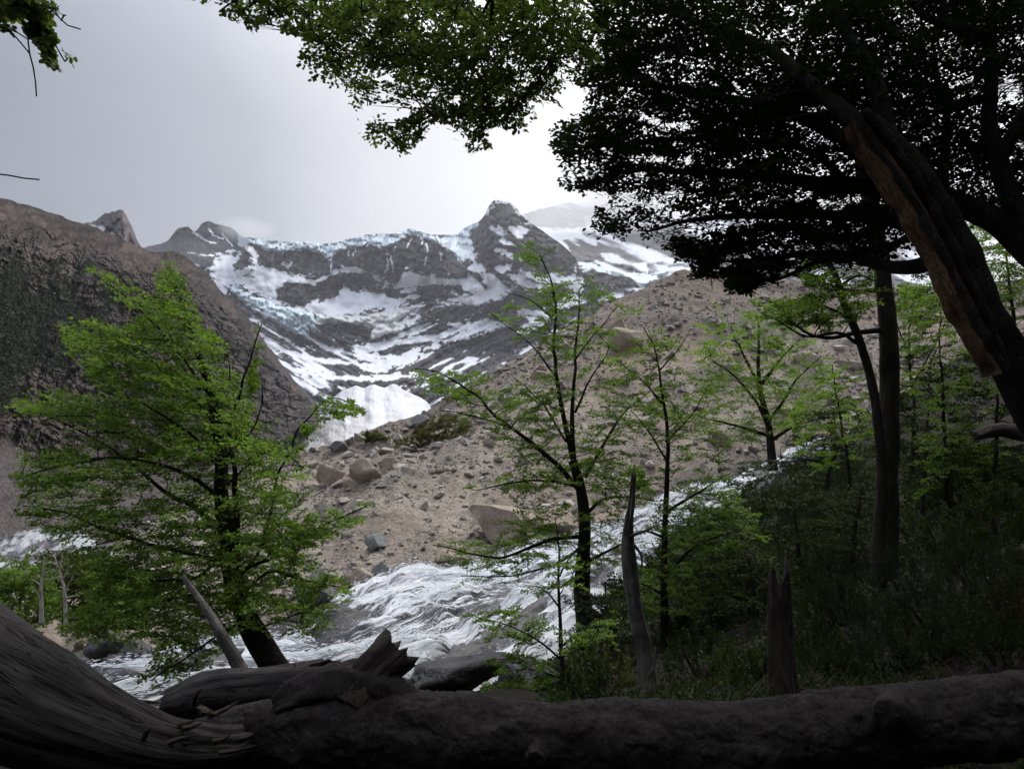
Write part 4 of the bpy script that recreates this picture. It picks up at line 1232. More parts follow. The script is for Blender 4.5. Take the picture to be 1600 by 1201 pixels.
class Tree:
    def __init__(s, name, label, base, cat='tree', group=None, seed=1, bark=None, leaf=None, twig=None, leaf_size=0.055, round_=False):
        s.base = np.asarray(base, float)
        s.rt = root(name, s.base, label, cat, group)
        s.r = np.random.default_rng(seed)
        s.bark, s.leafm, s.twigm = bark or m_bark, leaf or m_leaf, twig or m_twig
        s.ls, s.round = leaf_size, round_
        s.nodes, s.nrad = [], []
        s.buf, s.nb, s.seen = np.zeros((4096, 4)), 0, 0
        s.L = []      # spray transforms: origin, x, y, z axes, length
        s.tw = []

    def limb(s, pts, r0, r1, name='branch', sides=7, wob=0.0, n=None, rough=0.0, mat=None, node0=0.0):
        pts = np.asarray(pts, float)
        ln = np.linalg.norm(np.diff(pts, axis=0), axis=1).sum()
        n = n or max(8, int(ln / max(0.12, 0.6 * r0)))
        n = min(n, 90)
        c = catmull(pts, n)
        if wob:
            k_ = np.arange(n) * 0.35 + s.r.uniform(0, 50)
            c = c + wob * np.stack([vn(k_, 1.5), vn(k_, 7.5), 0.6 * vn(k_, 13.5)], -1) * np.linspace(0.1, 1, n)[:, None]
        t_ = np.linspace(0, 1, n)
        rad = r0 + (r1 - r0) * t_ ** 0.85
        disp = None
        if rough:
            sd = s.r.uniform(0, 99)
            disp = lambda tt, aa: 1 + rough * fbm(tt * ln / max(r0, .05) * .5, np.cos(aa) * 1.5 + sd, np.sin(aa) * 1.5, 3)
        V, F = tube(c, rad, sides, disp)
        child(name, V, F, s.rt, mat or s.bark)
        kp = t_ >= node0
        s.nodes.append(c[kp]); s.nrad.append(rad[kp])
        return c

    def tab(s):
        while s.seen < len(s.nodes):
            q, rr = s.nodes[s.seen], s.nrad[s.seen]
            while s.nb + len(q) > len(s.buf):
                s.buf = np.vstack([s.buf, np.zeros_like(s.buf)])
            s.buf[s.nb:s.nb + len(q), :3] = q; s.buf[s.nb:s.nb + len(q), 3] = rr
            s.nb += len(q); s.seen += 1
        return s.buf[:s.nb, :3], s.buf[:s.nb, 3]

    def connect(s, p, r1=0.006, maxr=0.03):
        """thin branch from the nearest lower limb node to p"""
        N, Rr = s.tab()
        d = N - p
        cost = np.linalg.norm(d * (1, 1, 1.25), axis=1) + 0.9 * np.clip(d[:, 2] + 0.1, 0, 9)
        i = int(np.argmin(cost))
        a = N[i]
        L = np.linalg.norm(p - a)
        if L < 0.05:
            return a, unit(s.r.normal(0, 1, 3))
        mid = (a + p) / 2 + UP * (0.10 * L) * s.r.uniform(-.6, 1) + s.r.normal(0, 0.07 * L, 3)
        n = max(3, min(7, int(L / 0.25) + 2))
        c = catmull([a, mid, p], n)
        r0 = min(Rr[i] * 0.6, 0.010 + 0.012 * L, maxr)
        s.tw.append((c, max(r0, r1), r1))
        s.nodes.append(c[1:]); s.nrad.append(np.linspace(r0, r1, n)[1:])
        return a, unit(p - a)

    def spray_at(s, p, d, L, tilt=0.25, templates=None, roll=None):
        d = unit(d)
        N = unit(UP + s.r.normal(0, tilt, 3)) if roll is None else roll
        y = unit(np.cross(N, d)); z = np.cross(d, y)
        s.L.append((p, d, y, z, L, s.r.integers(0, 99)))

    def fill(s, poly, n, Y, dY, L=(0.5, 1.0), wind=(0, 0, 0), wk=0.3, flat=0.35, tilt=0.25, clip=True, order='near', back=0.35):
        """leafy sprays spread through a crown volume, each joined to the limbs"""
        poly = np.asarray(poly, float)
        lo, hi_ = poly.min(0), poly.max(0)
        c = []
        while len(c) < n:
            q = s.r.uniform(lo, hi_, (n * 3, 2))
            q = q[poly_sd(poly, q[:, 0], q[:, 1]) > 0]
            c.extend(q.tolist())
        c = np.array(c[:n])
        Yv = Y + dY * np.clip(s.r.normal(0, 0.5, n), -1, 1)
        Pn = P(c[:, 0], c[:, 1], Yv)
        N = s.tab()[0][::2]
        dmin = np.array([np.min(np.linalg.norm(N - p, axis=1)) for p in Pn])
        wind = np.asarray(wind, float)
        for i in np.argsort(dmin):
            p = Pn[i]
            a, d = s.connect(p)
            d = d + s.r.normal(0, 0.25, 3)
            d[2] *= flat
            d = unit(unit(d) * (1 - wk) + wind * wk + 1e-6)
            l_ = s.r.uniform(*L)
            s.spray_at(p - d * l_ * back, d, l_, tilt)

    def along(s, c, t0, n, L=(0.3, 0.6), tilt=0.3, flat=0.4, ang=0.9):
        T, _, _ = frames(c)
        for k_ in range(n):
            t_ = t0 + (1 - t0) * (k_ + s.r.uniform(0, .8)) / n
            i = min(int(t_ * (len(c) - 1)), len(c) - 1)
            sd = unit(np.cross(T[i], UP + s.r.normal(0, .2, 3)))
            d = T[i] * math.cos(ang) + sd * math.sin(ang) * (1 if k_ % 2 else -1) + s.r.normal(0, .15, 3)
            d[2] *= flat
            s.spray_at(c[i], d, s.r.uniform(*L), tilt)

    def finish(s, clip=None, dens=1.0, tint=(0.0, 1.0), templates=None, keep_z=None, leaf_jit=0.45, crown='crown', fine_twigs=True, soft=6.0, holes=None):
        tmpl = templates or SPRAYS
        PP, DD, NN, SS, TT = [], [], [], [], []
        ta, tb, ra, rb = [], [], [], []
        for (p, x, y, z, L, k_) in s.L:
            pos, dr, tw = tmpl[k_ % len(tmpl)]
            M = np.stack([x, y, z], 0)
            w_ = pos * L @ M + p
            if dens < 1:
                m_ = s.r.random(len(pos)) < dens
            else:
                m_ = np.ones(len(pos), bool)
            PP.append(w_[m_]); DD.append((dr @ M)[m_]); NN.append(np.repeat(z[None], m_.sum(), 0))
            TT.append(np.full(m_.sum(), s.r.normal(0, 0.16)))
            if fine_twigs:
                q = tw * L @ M + p
                ta.append(q[:, 0]); tb.append(q[:, 2])
                w0 = np.full(len(q), 0.0032 * (0.5 + L)); w0[0] *= 1.8
                ra.append(w0); rb.append(w0 * .5)
        fa, fb, fr = (np.vstack(ta), np.vstack(tb), np.concatenate(ra)) if ta else (None, None, None)
        ta, tb, ra, rb = [], [], [], []
        for c, r0, r1 in s.tw:
            rr = np.linspace(r0, r1, len(c))
            ta.append(c[:-1]); tb.append(c[1:]); ra.append(rr[:-1]); rb.append(rr[1:])
        if PP:
            pos, dr, nr, tt = np.vstack(PP), np.vstack(DD), np.vstack(NN), np.concatenate(TT)
            n = len(pos)
            dr = unit(dr + s.r.normal(0, 0.22, (n, 3))); dr[:, 2] -= 0.12
            dr = unit(dr)
            nr = unit(nr + s.r.normal(0, leaf_jit, (n, 3)))
            if clip is not None:
                qx_, qy_ = PIX(pos)
                sd = np.max([poly_sd(c_, qx_, qy_) for c_ in clip], 0)
                m_ = sd + s.r.uniform(-soft, soft, n) + 10 * vn(qx_ / 18, qy_ / 12) > 0
                if holes:
                    hd = np.max([poly_sd(c_, qx_, qy_) for c_ in holes], 0)
                    m_ &= ~((hd + 9 * vn(qx_ / 14, qy_ / 7, 4.0) > 0) & (s.r.random(n) < .88))
                pos, dr, nr, tt = pos[m_], dr[m_], nr[m_], tt[m_]
                n = len(pos)
            size = s.ls * s.r.uniform(0.65, 1.25, n)
            rnd = np.clip(tint[0] + (tint[1] - tint[0]) * (s.r.beta(2, 2, n) * .6 + .2 + tt), 0, 1)
            V, F, tn = leaf_mesh(pos, dr, nr, size, rnd, s.round)
            child(crown, V, F, s.rt, s.leafm, True, {'tint': ('FLOAT', tn)})
        if ta:
            A, B_, ra, rb = np.vstack(ta), np.vstack(tb), np.concatenate(ra), np.concatenate(rb)
            if clip is not None:
                qx_, qy_ = PIX(B_)
                m_ = np.max([poly_sd(c_, qx_, qy_) for c_ in clip], 0) > -8
                A, B_, ra, rb = A[m_], B_[m_], ra[m_], rb[m_]
            V, F = twig_prisms(A, B_, ra, rb)
            if fa is not None:          # the finest shoots
                if clip is not None:
                    qx_, qy_ = PIX(fb)
                    m_ = np.max([poly_sd(c_, qx_, qy_) for c_ in clip], 0) > -4
                    fa, fb, fr = fa[m_], fb[m_], fr[m_]
                n_ = unit(np.cross(fb - fa, s.r.normal(0, 1, fa.shape))) * fr[:, None]
                V2 = np.stack([fa - n_, fa + n_, fb], 1).reshape(-1, 3)
                F = [F, np.arange(len(V2)).reshape(-1, 3) + len(V)]
                V = np.vstack([V, V2])
            child('twigs', V, F, s.rt, s.twigm, True, None, 'stuff')
        return s.rt


def PX(L, Y=None):
    return np.array([P(*q) if len(q) == 3 else P(q[0], q[1], Y) for q in L])


# --- the big leaning beech on the left
t1 = Tree('beech_tree', 'big wind-swept leafy beech leaning left above the torrent', P(432, 1046, 14), seed=11, leaf_size=0.070)
t1.limb(PX([(440, 1062, 14), (428, 1040, 14), (402, 998, 14), (380, 951, 14), (365, 905, 14), (357, 846, 14), (350, 800, 14), (346, 765, 14), (345, 700, 14.1), (335, 640, 14.2), (315, 570, 14.3), (292, 500, 14.4), (264, 412, 14.5)]),
        0.25, 0.012, 'trunk', 12, 0.05, rough=0.12)
for L, r0, dy in (([(364, 880), (370, 820), (369, 780), (366, 740), (360, 690), (362, 650), (385, 575), (405, 505)], 0.12, -0.4),
              ([(352, 830), (300, 790), (260, 770), (200, 720), (140, 680), (60, 645), (25, 632)], 0.09, 0.9), ([(348, 740), (310, 690), (270, 658), (220, 630), (160, 612)], 0.06, -1.0),
              ([(340, 665), (280, 600), (200, 540), (112, 508)], 0.05, 0.6), ([(330, 620), (270, 540), (205, 470), (150, 430)], 0.045, -0.3),
              ([(355, 790), (290, 740), (180, 715), (42, 742)], 0.075, -1.3), ([(360, 880), (300, 865), (200, 840), (100, 800), (34, 790)], 0.08, 0.3),
              ([(370, 930), (300, 930), (210, 950), (140, 990)], 0.06, 0.8), ([(372, 935), (420, 893), (470, 905), (535, 918)], 0.05, -0.6),
              ([(366, 905), (400, 870), (420, 810), (432, 745), (448, 715), (475, 660), (515, 622), (562, 632)], 0.06, 0.2), ([(380, 890), (450, 860), (500, 822), (572, 790)], 0.06, -0.5),
              ([(386, 965), (330, 1000), (280, 1035), (235, 1062)], 0.045, -1.2), ([(392, 985), (450, 965), (505, 945)], 0.04, -0.9), ([(352, 760), (400, 715), (450, 690)], 0.05, 0.9),
              ([(358, 850), (310, 900), (250, 905), (170, 900)], 0.06, -1.5), ([(336, 650), (360, 600), (352, 540)], 0.04, 0.7), ([(346, 720), (400, 660), (408, 600)], 0.04, -0.6)):
    a0 = np.array([14 + dy * q for q in np.linspace(0, 1, len(L)) ** 0.7])
    t1.limb([P(x, y, yy) for (x, y), yy in zip(L, a0)], r0 * 0.62, 0.010, 'branch', 7, 0.06)
CR1 = [(262, 404), (280, 420), (300, 455), (325, 500), (345, 530), (372, 560), (388, 560), (400, 500), (408, 500), (418, 560), (405, 615), (428, 660), (445, 690), (500, 620), (560, 622), (572, 640), (520, 660), (480, 690), (470, 720), (500, 745), (490, 770),
       (470, 790), (520, 800), (588, 780), (580, 800), (540, 830), (500, 850), (480, 880), (540, 900), (560, 925), (510, 945), (525, 985), (480, 1010), (440, 1000), (430, 985), (400, 1000), (370, 1000), (330, 1035), (280, 1075), (225, 1078), (215, 1050), (250, 1020), (200, 1010), (130, 1005), (90, 985), (120, 945), (150, 920),
       (90, 900), (110, 860), (60, 830), (20, 800), (40, 770), (20, 745), (30, 715), (60, 700), (20, 680), (25, 640), (10, 622), (60, 610), (110, 610), (160, 618), (150, 590), (110, 565), (95, 505), (150, 500), (190, 510), (215, 490), (160, 440), (140, 420), (180, 425), (215, 450), (245, 465), (240, 430)]
t1.fill([(262, 404), (330, 510), (372, 560), (400, 640), (380, 720), (300, 720), (180, 680), (110, 660), (30, 640), (100, 610), (170, 620), (100, 510), (210, 500), (145, 425), (235, 465)], 430, 14.2, 1.6, (0.55, 1.1), (-1, 0, 0.22), 0.55, 0.4, 0.22)
t1.fill([(380, 660), (430, 690), (480, 730), (480, 790), (440, 850), (360, 860), (250, 860), (100, 850), (20, 800), (30, 720), (150, 690), (260, 700)], 400, 14.2, 2.0, (0.55, 1.1), (-1, 0, 0.05), 0.45, 0.35, 0.22)
t1.fill([(460, 860), (540, 910), (500, 1000), (420, 960), (380, 980), (290, 1060), (220, 1065), (260, 1010), (130, 1000), (100, 970), (150, 900), (110, 850), (300, 850)], 430, 14.0, 1.9, (0.5, 1.0), (-0.7, 0, -0.05), 0.35, 0.35, 0.25)
t1.fill([(470, 810), (580, 785), (575, 800), (500, 850), (440, 880), (420, 860)], 50, 13.6, 0.8, (0.4, 0.8), (0.8, 0, 0.1), 0.4, 0.4)
t1.fill([(440, 710), (500, 625), (560, 625), (565, 640), (500, 670), (470, 720)], 26, 14.1, 0.6, (0.3, 0.6), (0.6, 0, 0.3), 0.3, 0.5)
t1.fill([(385, 570), (398, 505), (410, 505), (405, 570), (390, 640)], 12, 13.8, 0.3, (0.2, 0.4), (0.2, 0, 0.8), 0.4, 0.8)
t1.finish([CR1])

# --- the central open beech
t2 = Tree('beech_tree', 'tall open-crowned beech standing before the moraine, centre of the view', P(916, 1006, 18), seed=12, leaf_size=0.066)
t2.limb(PX([(918, 1020, 18), (915, 990, 18), (910, 913, 18), (913, 832, 18), (908, 769, 18), (896, 719, 18)]), 0.25, 0.11, 'trunk', 12, 0.03, rough=0.12)
L2 = (([(896, 722), (894, 651), (899, 576), (902, 500), (906, 452)], 0.11, 0.0), ([(895, 715), (877, 632), (867, 557), (866, 464), (851, 414), (830, 384)], 0.11, 0.3), ([(908, 768), (870, 726), (826, 688), (776, 651), (739, 613), (682, 582), (648, 576)], 0.11, -0.8),
      ([(914, 745), (951, 682), (976, 645), (1020, 605)], 0.08, 0.8), ([(902, 760), (857, 751), (807, 752), (742, 766)], 0.06, -1.0), ([(906, 838), (857, 844), (801, 866), (763, 870), (676, 852)], 0.08, -1.4), ([(918, 800), (944, 779), (982, 776), (1028, 782)], 0.07, 0.4),
      ([(914, 880), (970, 850), (1000, 832)], 0.07, -0.5), ([(898, 645), (920, 595), (946, 555), (955, 540)], 0.05, -0.4), ([(870, 590), (830, 540), (770, 492)], 0.04, 0.4), ([(866, 500), (830, 470), (790, 455)], 0.03, -0.3), ([(885, 690), (840, 620), (800, 590)], 0.05, 0.9), ([(900, 560), (930, 520), (965, 480)], 0.035, 0.2),
      ([(800, 668), (740, 650), (690, 640)], 0.04, -1.0), ([(912, 850), (870, 880), (790, 900), (720, 900)], 0.05, -1.2))
for L, r0, dy in L2:
    t2.limb([P(x, y, 18 + dy * q ** .7) for (x, y), q in zip(L, np.linspace(0, 1, len(L)))], r0 * 0.7, 0.010, 'branch', 7, 0.06)
for poly, n in (([(815, 385), (845, 385), (870, 430), (880, 470), (860, 500), (840, 450)], 26), ([(760, 490), (830, 460), (900, 440), (980, 470), (960, 520), (900, 540), (830, 540), (770, 510)], 60), ([(860, 540), (950, 520), (1000, 560), (960, 620), (880, 620), (810, 570)], 42),
                ([(645, 570), (690, 575), (760, 590), (800, 640), (740, 650), (670, 600)], 50), ([(740, 640), (850, 580), (900, 640), (870, 700), (780, 690)], 66), ([(920, 640), (1030, 600), (1040, 640), (970, 700), (910, 710)], 48), ([(730, 760), (800, 742), (870, 735), (900, 760), (820, 775)], 40),
                ([(800, 690), (900, 700), (980, 720), (1030, 780), (960, 800), (900, 770), (820, 730)], 95), ([(670, 846), (760, 850), (850, 835), (900, 850), (830, 880), (740, 910), (720, 880)], 60), ([(780, 820), (860, 770), (890, 800), (840, 845)], 30),
                ([(880, 800), (960, 790), (1000, 850), (930, 900), (890, 870)], 30), ([(930, 930), (1010, 890), (1010, 960), (940, 980)], 34)):
    t2.fill(poly, n, 18, 1.4, (0.45, 0.95), (-0.35, 0, 0.12), 0.25, 0.35, 0.25)
t2.finish(None)

# --- the slim beech right of it
t3 = Tree('beech_tree', 'slim straight beech sapling tree between the dead snag and the dark thicket', P(1038, 1046, 16.5), seed=13, leaf_size=0.060)
t3.limb(PX([(1038, 1050), (1038, 932), (1039, 807), (1044, 694), (1035, 620), (1026, 557), (1006, 510)], 16.5), 0.11, 0.012, 'trunk', 9, 0.03, rough=0.08)
for L, r0, dy in (([(1042, 720), (1010, 670), (985, 640)], .03, -.4), ([(1040, 690), (1080, 650), (1110, 600)], .035, .5), ([(1040, 800), (1090, 770), (1140, 740)], .04, -.5), ([(1035, 630), (1000, 590), (960, 560)], .025, .3), ([(1040, 840), (1000, 830), (960, 860)], .035, .4),
                  ([(1039, 900), (1090, 850), (1160, 830)], .04, -.6), ([(1038, 930), (1000, 910), (950, 905)], .03, -.8), ([(1030, 580), (1060, 545), (1075, 520)], .02, .2)):
    t3.limb([P(x, y, 16.5 + dy * q) for (x, y), q in zip(L, np.linspace(0, 1, len(L)))], r0, 0.008, 'branch', 6, 0.05)
for poly, n in (([(995, 510), (1015, 505), (1060, 540), (1050, 580), (1000, 560)], 18), ([(960, 560), (1030, 580), (1110, 590), (1110, 660), (1040, 690), (980, 650)], 50), ([(980, 660), (1100, 650), (1140, 740), (1060, 800), (980, 760)], 60),
                ([(1040, 790), (1130, 760), (1190, 830), (1180, 880), (1060, 900), (1000, 860)], 120), ([(1000, 880), (1140, 880), (1170, 930), (1080, 960), (1010, 960)], 60)):
    t3.fill(poly, n, 16.5, 1.0, (0.35, 0.8), (-0.1, 0, 0.1), 0.2, 0.35, 0.25)
t3.finish(None, tint=(0.0, 0.8))

# --- sapling by the slab rock
t4 = Tree('sapling', 'small leafy sapling in front of the chute, just behind the fallen log', P(880, 1094, 12), seed=14, leaf_size=0.052)
t4.limb(PX([(881, 1100), (878, 1040), (876, 994), (873, 919), (874, 860), (868, 806)], 12), 0.05, 0.006, 'trunk', 8, 0.02)
for L, dy in (([(877, 1030), (840, 1000), (790, 975), (750, 965)], -.4), ([(878, 1060), (830, 1045), (780, 1050)], .3), ([(877, 1010), (910, 985), (950, 975)], .4), ([(875, 950), (850, 920), (820, 915)], .2), ([(874, 900), (890, 870), (905, 860)], -.2), ([(879, 1070), (920, 1030), (955, 1000)], -.3)):
    t4.limb([P(x, y, 12 + dy * q) for (x, y), q in zip(L, np.linspace(0, 1, len(L)))], 0.02, 0.005, 'branch', 6, 0.03)
for poly, n in (([(740, 960), (800, 955), (860, 985), (840, 1010), (770, 990)], 30), ([(770, 1030), (850, 1020), (880, 1060), (830, 1075), (780, 1060)], 24), ([(880, 990), (950, 960), (960, 1000), (900, 1040)], 26), ([(810, 905), (870, 880), (920, 860), (900, 930), (850, 940)], 16), ([(760, 1070), (860, 1070), (930, 1080), (930, 1098), (780, 1098)], 26)):
    t4.fill(poly, n, 12, 0.7, (0.25, 0.55), (-0.2, 0, 0.1), 0.2, 0.35, 0.25)
t4.finish(None, tint=(0.0, 0.75))

# --- broad beech at the top of the torrent
t5 = Tree('beech_tree', 'broad young beech at the upper end of the torrent before the moraine', P(1207, 726, 44), seed=15, leaf_size=0.13)
t5.limb(PX([(1208, 735), (1204, 690), (1199, 655), (1186, 600), (1186, 520), (1180, 490)], 44), 0.30, 0.04, 'trunk', 9, 0.08)
for L, dy in (([(1200, 665), (1180, 625), (1150, 590), (1110, 560)], -1), ([(1199, 660), (1225, 625), (1247, 590), (1280, 560)], 1), ([(1200, 680), (1150, 665), (1090, 650)], 1.5), ([(1202, 690), (1250, 660), (1300, 640)], -1.5), ([(1190, 610), (1160, 550), (1140, 510)], 1), ([(1190, 600), (1220, 560), (1250, 530)], -1)):
    t5.limb([P(x, y, 44 + dy * q) for (x, y), q in zip(L, np.linspace(0, 1, len(L)))], 0.13, 0.03, 'branch', 6, 0.1)
t5.fill([(1110, 500), (1180, 482), (1240, 510), (1290, 560), (1310, 640), (1290, 680), (1230, 690), (1150, 690), (1080, 670), (1070, 640), (1110, 600), (1090, 560)], 330, 44, 3.2, (1.0, 2.0), (0, 0, 0.1), 0.15, 0.3, 0.2)
t5.finish(None, tint=(0.1, 1.0), fine_twigs=False)

# --- shaded beeches on the right: straight trunk and the thinner one leaning on it
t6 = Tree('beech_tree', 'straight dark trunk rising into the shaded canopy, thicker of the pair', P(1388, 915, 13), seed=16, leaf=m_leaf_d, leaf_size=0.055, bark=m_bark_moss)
c6 = t6.limb(PX([(1388, 925), (1386, 880), (1386, 760), (1390, 620), (1386, 500), (1376, 400), (1362, 320), (1345, 240)], 13), 0.20, 0.13, 'trunk', 14, 0.03, rough=0.10)
for L, dy in (([(1384, 515), (1340, 520), (1300, 528), (1262, 520), (1230, 500)], -.6), ([(1378, 410), (1320, 380), (1260, 370)], -.6), ([(1376, 400), (1430, 360), (1480, 330)], .6), ([(1386, 450), (1340, 455), (1290, 445)], .4)):
    t6.limb([P(x, y, 13 + dy * q) for (x, y), q in zip(L, np.linspace(0, 1, len(L)))], 0.06, 0.015, 'branch', 7, 0.05)
t6.fill([(1240, 370), (1330, 360), (1360, 400), (1300, 430), (1250, 420)], 40, 13, 1.0, (0.4, 0.8))
t6.finish(None)
t7 = Tree('beech_tree', 'thin grey trunk curving up left beside the thicker straight trunk', P(1372, 905, 12.4), seed=17, leaf=m_leaf, leaf_size=0.055, bark=m_bark_moss)
t7.limb(PX([(1374, 915), (1372, 860), (1380, 760), (1374, 670), (1362, 600), (1345, 540), (1322, 480), (1302, 425), (1270, 378), (1240, 350)], 12.4), 0.125, 0.04, 'trunk', 11, 0.03, rough=0.14)
for L, dy in (([(1345, 540), (1310, 520), (1260, 526), (1215, 500), (1190, 488)], -.3), ([(1330, 500), (1290, 480), (1240, 470)], .5), ([(1310, 450), (1340, 430), (1370, 440)], -.4)):
    t7.limb([P(x, y, 12.4 + dy * q) for (x, y), q in zip(L, np.linspace(0, 1, len(L)))], 0.035, 0.008, 'branch', 7, 0.05)
t7.fill([(1170, 478), (1230, 468), (1330, 460), (1345, 500), (1290, 512), (1210, 505)], 70, 12.4, 0.8, (0.35, 0.7), (-.3, 0, 0), .2)
t7.fill([(1240, 420), (1360, 420), (1370, 460), (1280, 460)], 36, 12.6, 0.8, (0.35, 0.7))
t7.finish(None, tint=(0, .8))

# --- background growth on the right bank
def small_tree(label, base, trunk, poly, n, Y, dY, leaf, ls, seed, tint=(0, 1), L=(.5, 1.0), r0=.09, name='beech_tree', group=None, limbs=(), fine=True, cat='tree', flat=.35, wind=(0, 0, 0), wk=0.0, tilt=.25):
    t_ = Tree(name, label, P(*base), seed=seed, leaf=leaf, leaf_size=ls, cat=cat, group=group)
    t_.limb(PX(trunk, Y), r0, 0.012, 'trunk', 8, 0.05)
    for l_ in limbs:
        t_.limb(PX(l_, Y), r0 * .45, 0.01, 'branch', 6, 0.05)
    for pl_, k_ in zip(poly, n):
        t_.fill(pl_, k_, Y, dY, L, wind, wk, flat, tilt)
    return t_.finish(None, tint=tint, fine_twigs=fine)


small_tree('slender beech with layered bright sprays right of the twin trunks', (1478, 870, 20), [(1479, 880), (1478, 760), (1474, 640), (1468, 540), (1470, 470)],
           [[(1410, 500), (1470, 460), (1540, 520), (1570, 640), (1500, 690), (1430, 640)], [(1430, 680), (1560, 660), (1560, 760), (1440, 760)], [(1400, 450), (1480, 440), (1500, 500), (1420, 520)]], (110, 60, 40), 20, 2.0, m_leaf, 0.075, 31,
           limbs=([(1476, 700), (1520, 660), (1560, 640)], [(1474, 640), (1440, 600), (1410, 580)], [(1477, 760), (1440, 720), (1420, 690)]))
small_tree('light green leafy tree behind the stripped leaning trunk', (1590, 640, 27), [(1590, 660), (1585, 520), (1575, 420), (1570, 350)],
           [[(1510, 360), (1560, 330), (1640, 330), (1660, 500), (1560, 500), (1520, 430)]], (200,), 27, 2.5, m_leaf, 0.10, 32, r0=.14, L=(.7, 1.4), tint=(0, .8))
small_tree('tangled young beech just right of the straight trunk', (1425, 730, 26), [(1425, 740), (1428, 640), (1420, 540), (1430, 450)],
           [[(1395, 470), (1440, 430), (1480, 480), (1470, 600), (1400, 610)], [(1400, 600), (1460, 600), (1450, 680), (1405, 690)]], (70, 40), 26, 2, m_leaf_b, 0.085, 33, tint=(0, .7), limbs=([(1426, 600), (1460, 540), (1490, 470)], [(1424, 560), (1400, 500), (1395, 440)]))
small_tree('low spreading beech over the dark bank below the torrent\'s upper end', (1290, 760, 30), [(1290, 770), (1300, 720), (1330, 690), (1350, 640)],
           [[(1230, 660), (1340, 610), (1370, 680), (1300, 720), (1220, 740)], [(1130, 720), (1240, 720), (1300, 760), (1220, 800), (1130, 770)]], (90, 90), 30, 3, m_leaf_b, 0.10, 34, tint=(0, .6), r0=.12, limbs=([(1298, 720), (1240, 720), (1150, 740)], [(1320, 700), (1270, 690), (1230, 690)]))
small_tree('leafy beech bough tree over the thicket right of the slim beech', (1120, 900, 19), [(1120, 940), (1110, 860), (1100, 800)],
           [[(1040, 800), (1150, 790), (1210, 850), (1190, 890), (1060, 890)], [(1030, 890), (1160, 890), (1150, 950), (1020, 960)]], (120, 60), 19, 1.5, m_leaf_b, 0.072, 35, tint=(0, .7), limbs=([(1110, 860), (1150, 840), (1200, 850)], [(1108, 850), (1060, 840), (1040, 850)]))
small_tree('young beech low on the bank between central trunk and snag', (955, 1000, 15.5), [(955, 1010), (950, 960), (945, 910)],
           [[(900, 950), (960, 900), (1010, 950), (1000, 1000), (920, 1010)]], (60,), 15.5, 1.0, m_leaf_b, 0.06, 36, tint=(0, .55), L=(.35, .7), r0=.04, limbs=([(952, 970), (920, 960), (905, 960)],))
for i, (bx, by, Yb, pl_, n_, lb) in enumerate(((30, 985, 27, [(0, 900), (30, 880), (70, 900), (80, 960), (40, 1000), (-20, 990)], 170, 'rounded green bush tree at the photo\'s left edge below the glacier tongue'),
                                        (100, 975, 29, [(60, 880), (110, 862), (160, 880), (170, 950), (110, 970), (70, 940)], 190, 'olive bush tree behind the pale dead trees'), (-60, 985, 26, [(-120, 890), (-40, 880), (-10, 960), (-60, 1000), (-120, 980)], 60, 'green bush tree half out of frame at far left'),
                                        (175, 985, 27, [(140, 900), (200, 890), (240, 930), (220, 980), (150, 985)], 160, 'green bush tree under the leaning beech\'s low boughs'))):
    small_tree(lb, (bx, by, Yb), [(bx, by + 10), (bx, by - 40), (bx + 8, by - 80)], [pl_], (n_,), Yb, 1.5, m_leaf if i != 1 else m_leaf_y, 0.11, 60 + i, tint=(0, .6) if i != 1 else (0, .4), L=(.6, 1.2), r0=.1, tilt=.5, flat=.6)
# pale dead trees at the left
for i, (trunk, limbs, lb) in enumerate((([(65, 975), (64, 930), (66, 890), (70, 870)], ([(65, 940), (55, 920), (48, 915)], [(66, 900), (80, 890), (90, 893)], [(65, 915), (52, 905), (44, 906)]), 'bleached dead tree, shorter of two, before the green bushes'),
                                        ([(103, 985), (101, 930), (96, 900), (88, 880), (84, 868)], ([(100, 925), (112, 905), (118, 890)], [(98, 905), (108, 885), (106, 872)], [(95, 900), (75, 905), (55, 900)], [(101, 935), (115, 930), (122, 928)], [(92, 888), (96, 870), (92, 858)], [(90, 882), (76, 878), (68, 880)]), 'bleached dead tree with forked bare branches, taller of two, left edge'))):
    t_ = Tree('dead_tree', lb, P(trunk[0][0], trunk[0][1], 25), seed=70 + i, bark=m_dead)
    t_.limb(PX(trunk, 25), 0.085, 0.02, 'trunk', 7, 0.05)
    for l_ in limbs:
        t_.limb(PX(l_, 25 + RNG.uniform(-.4, .4)), 0.035, 0.008, 'branch', 5, 0.05)
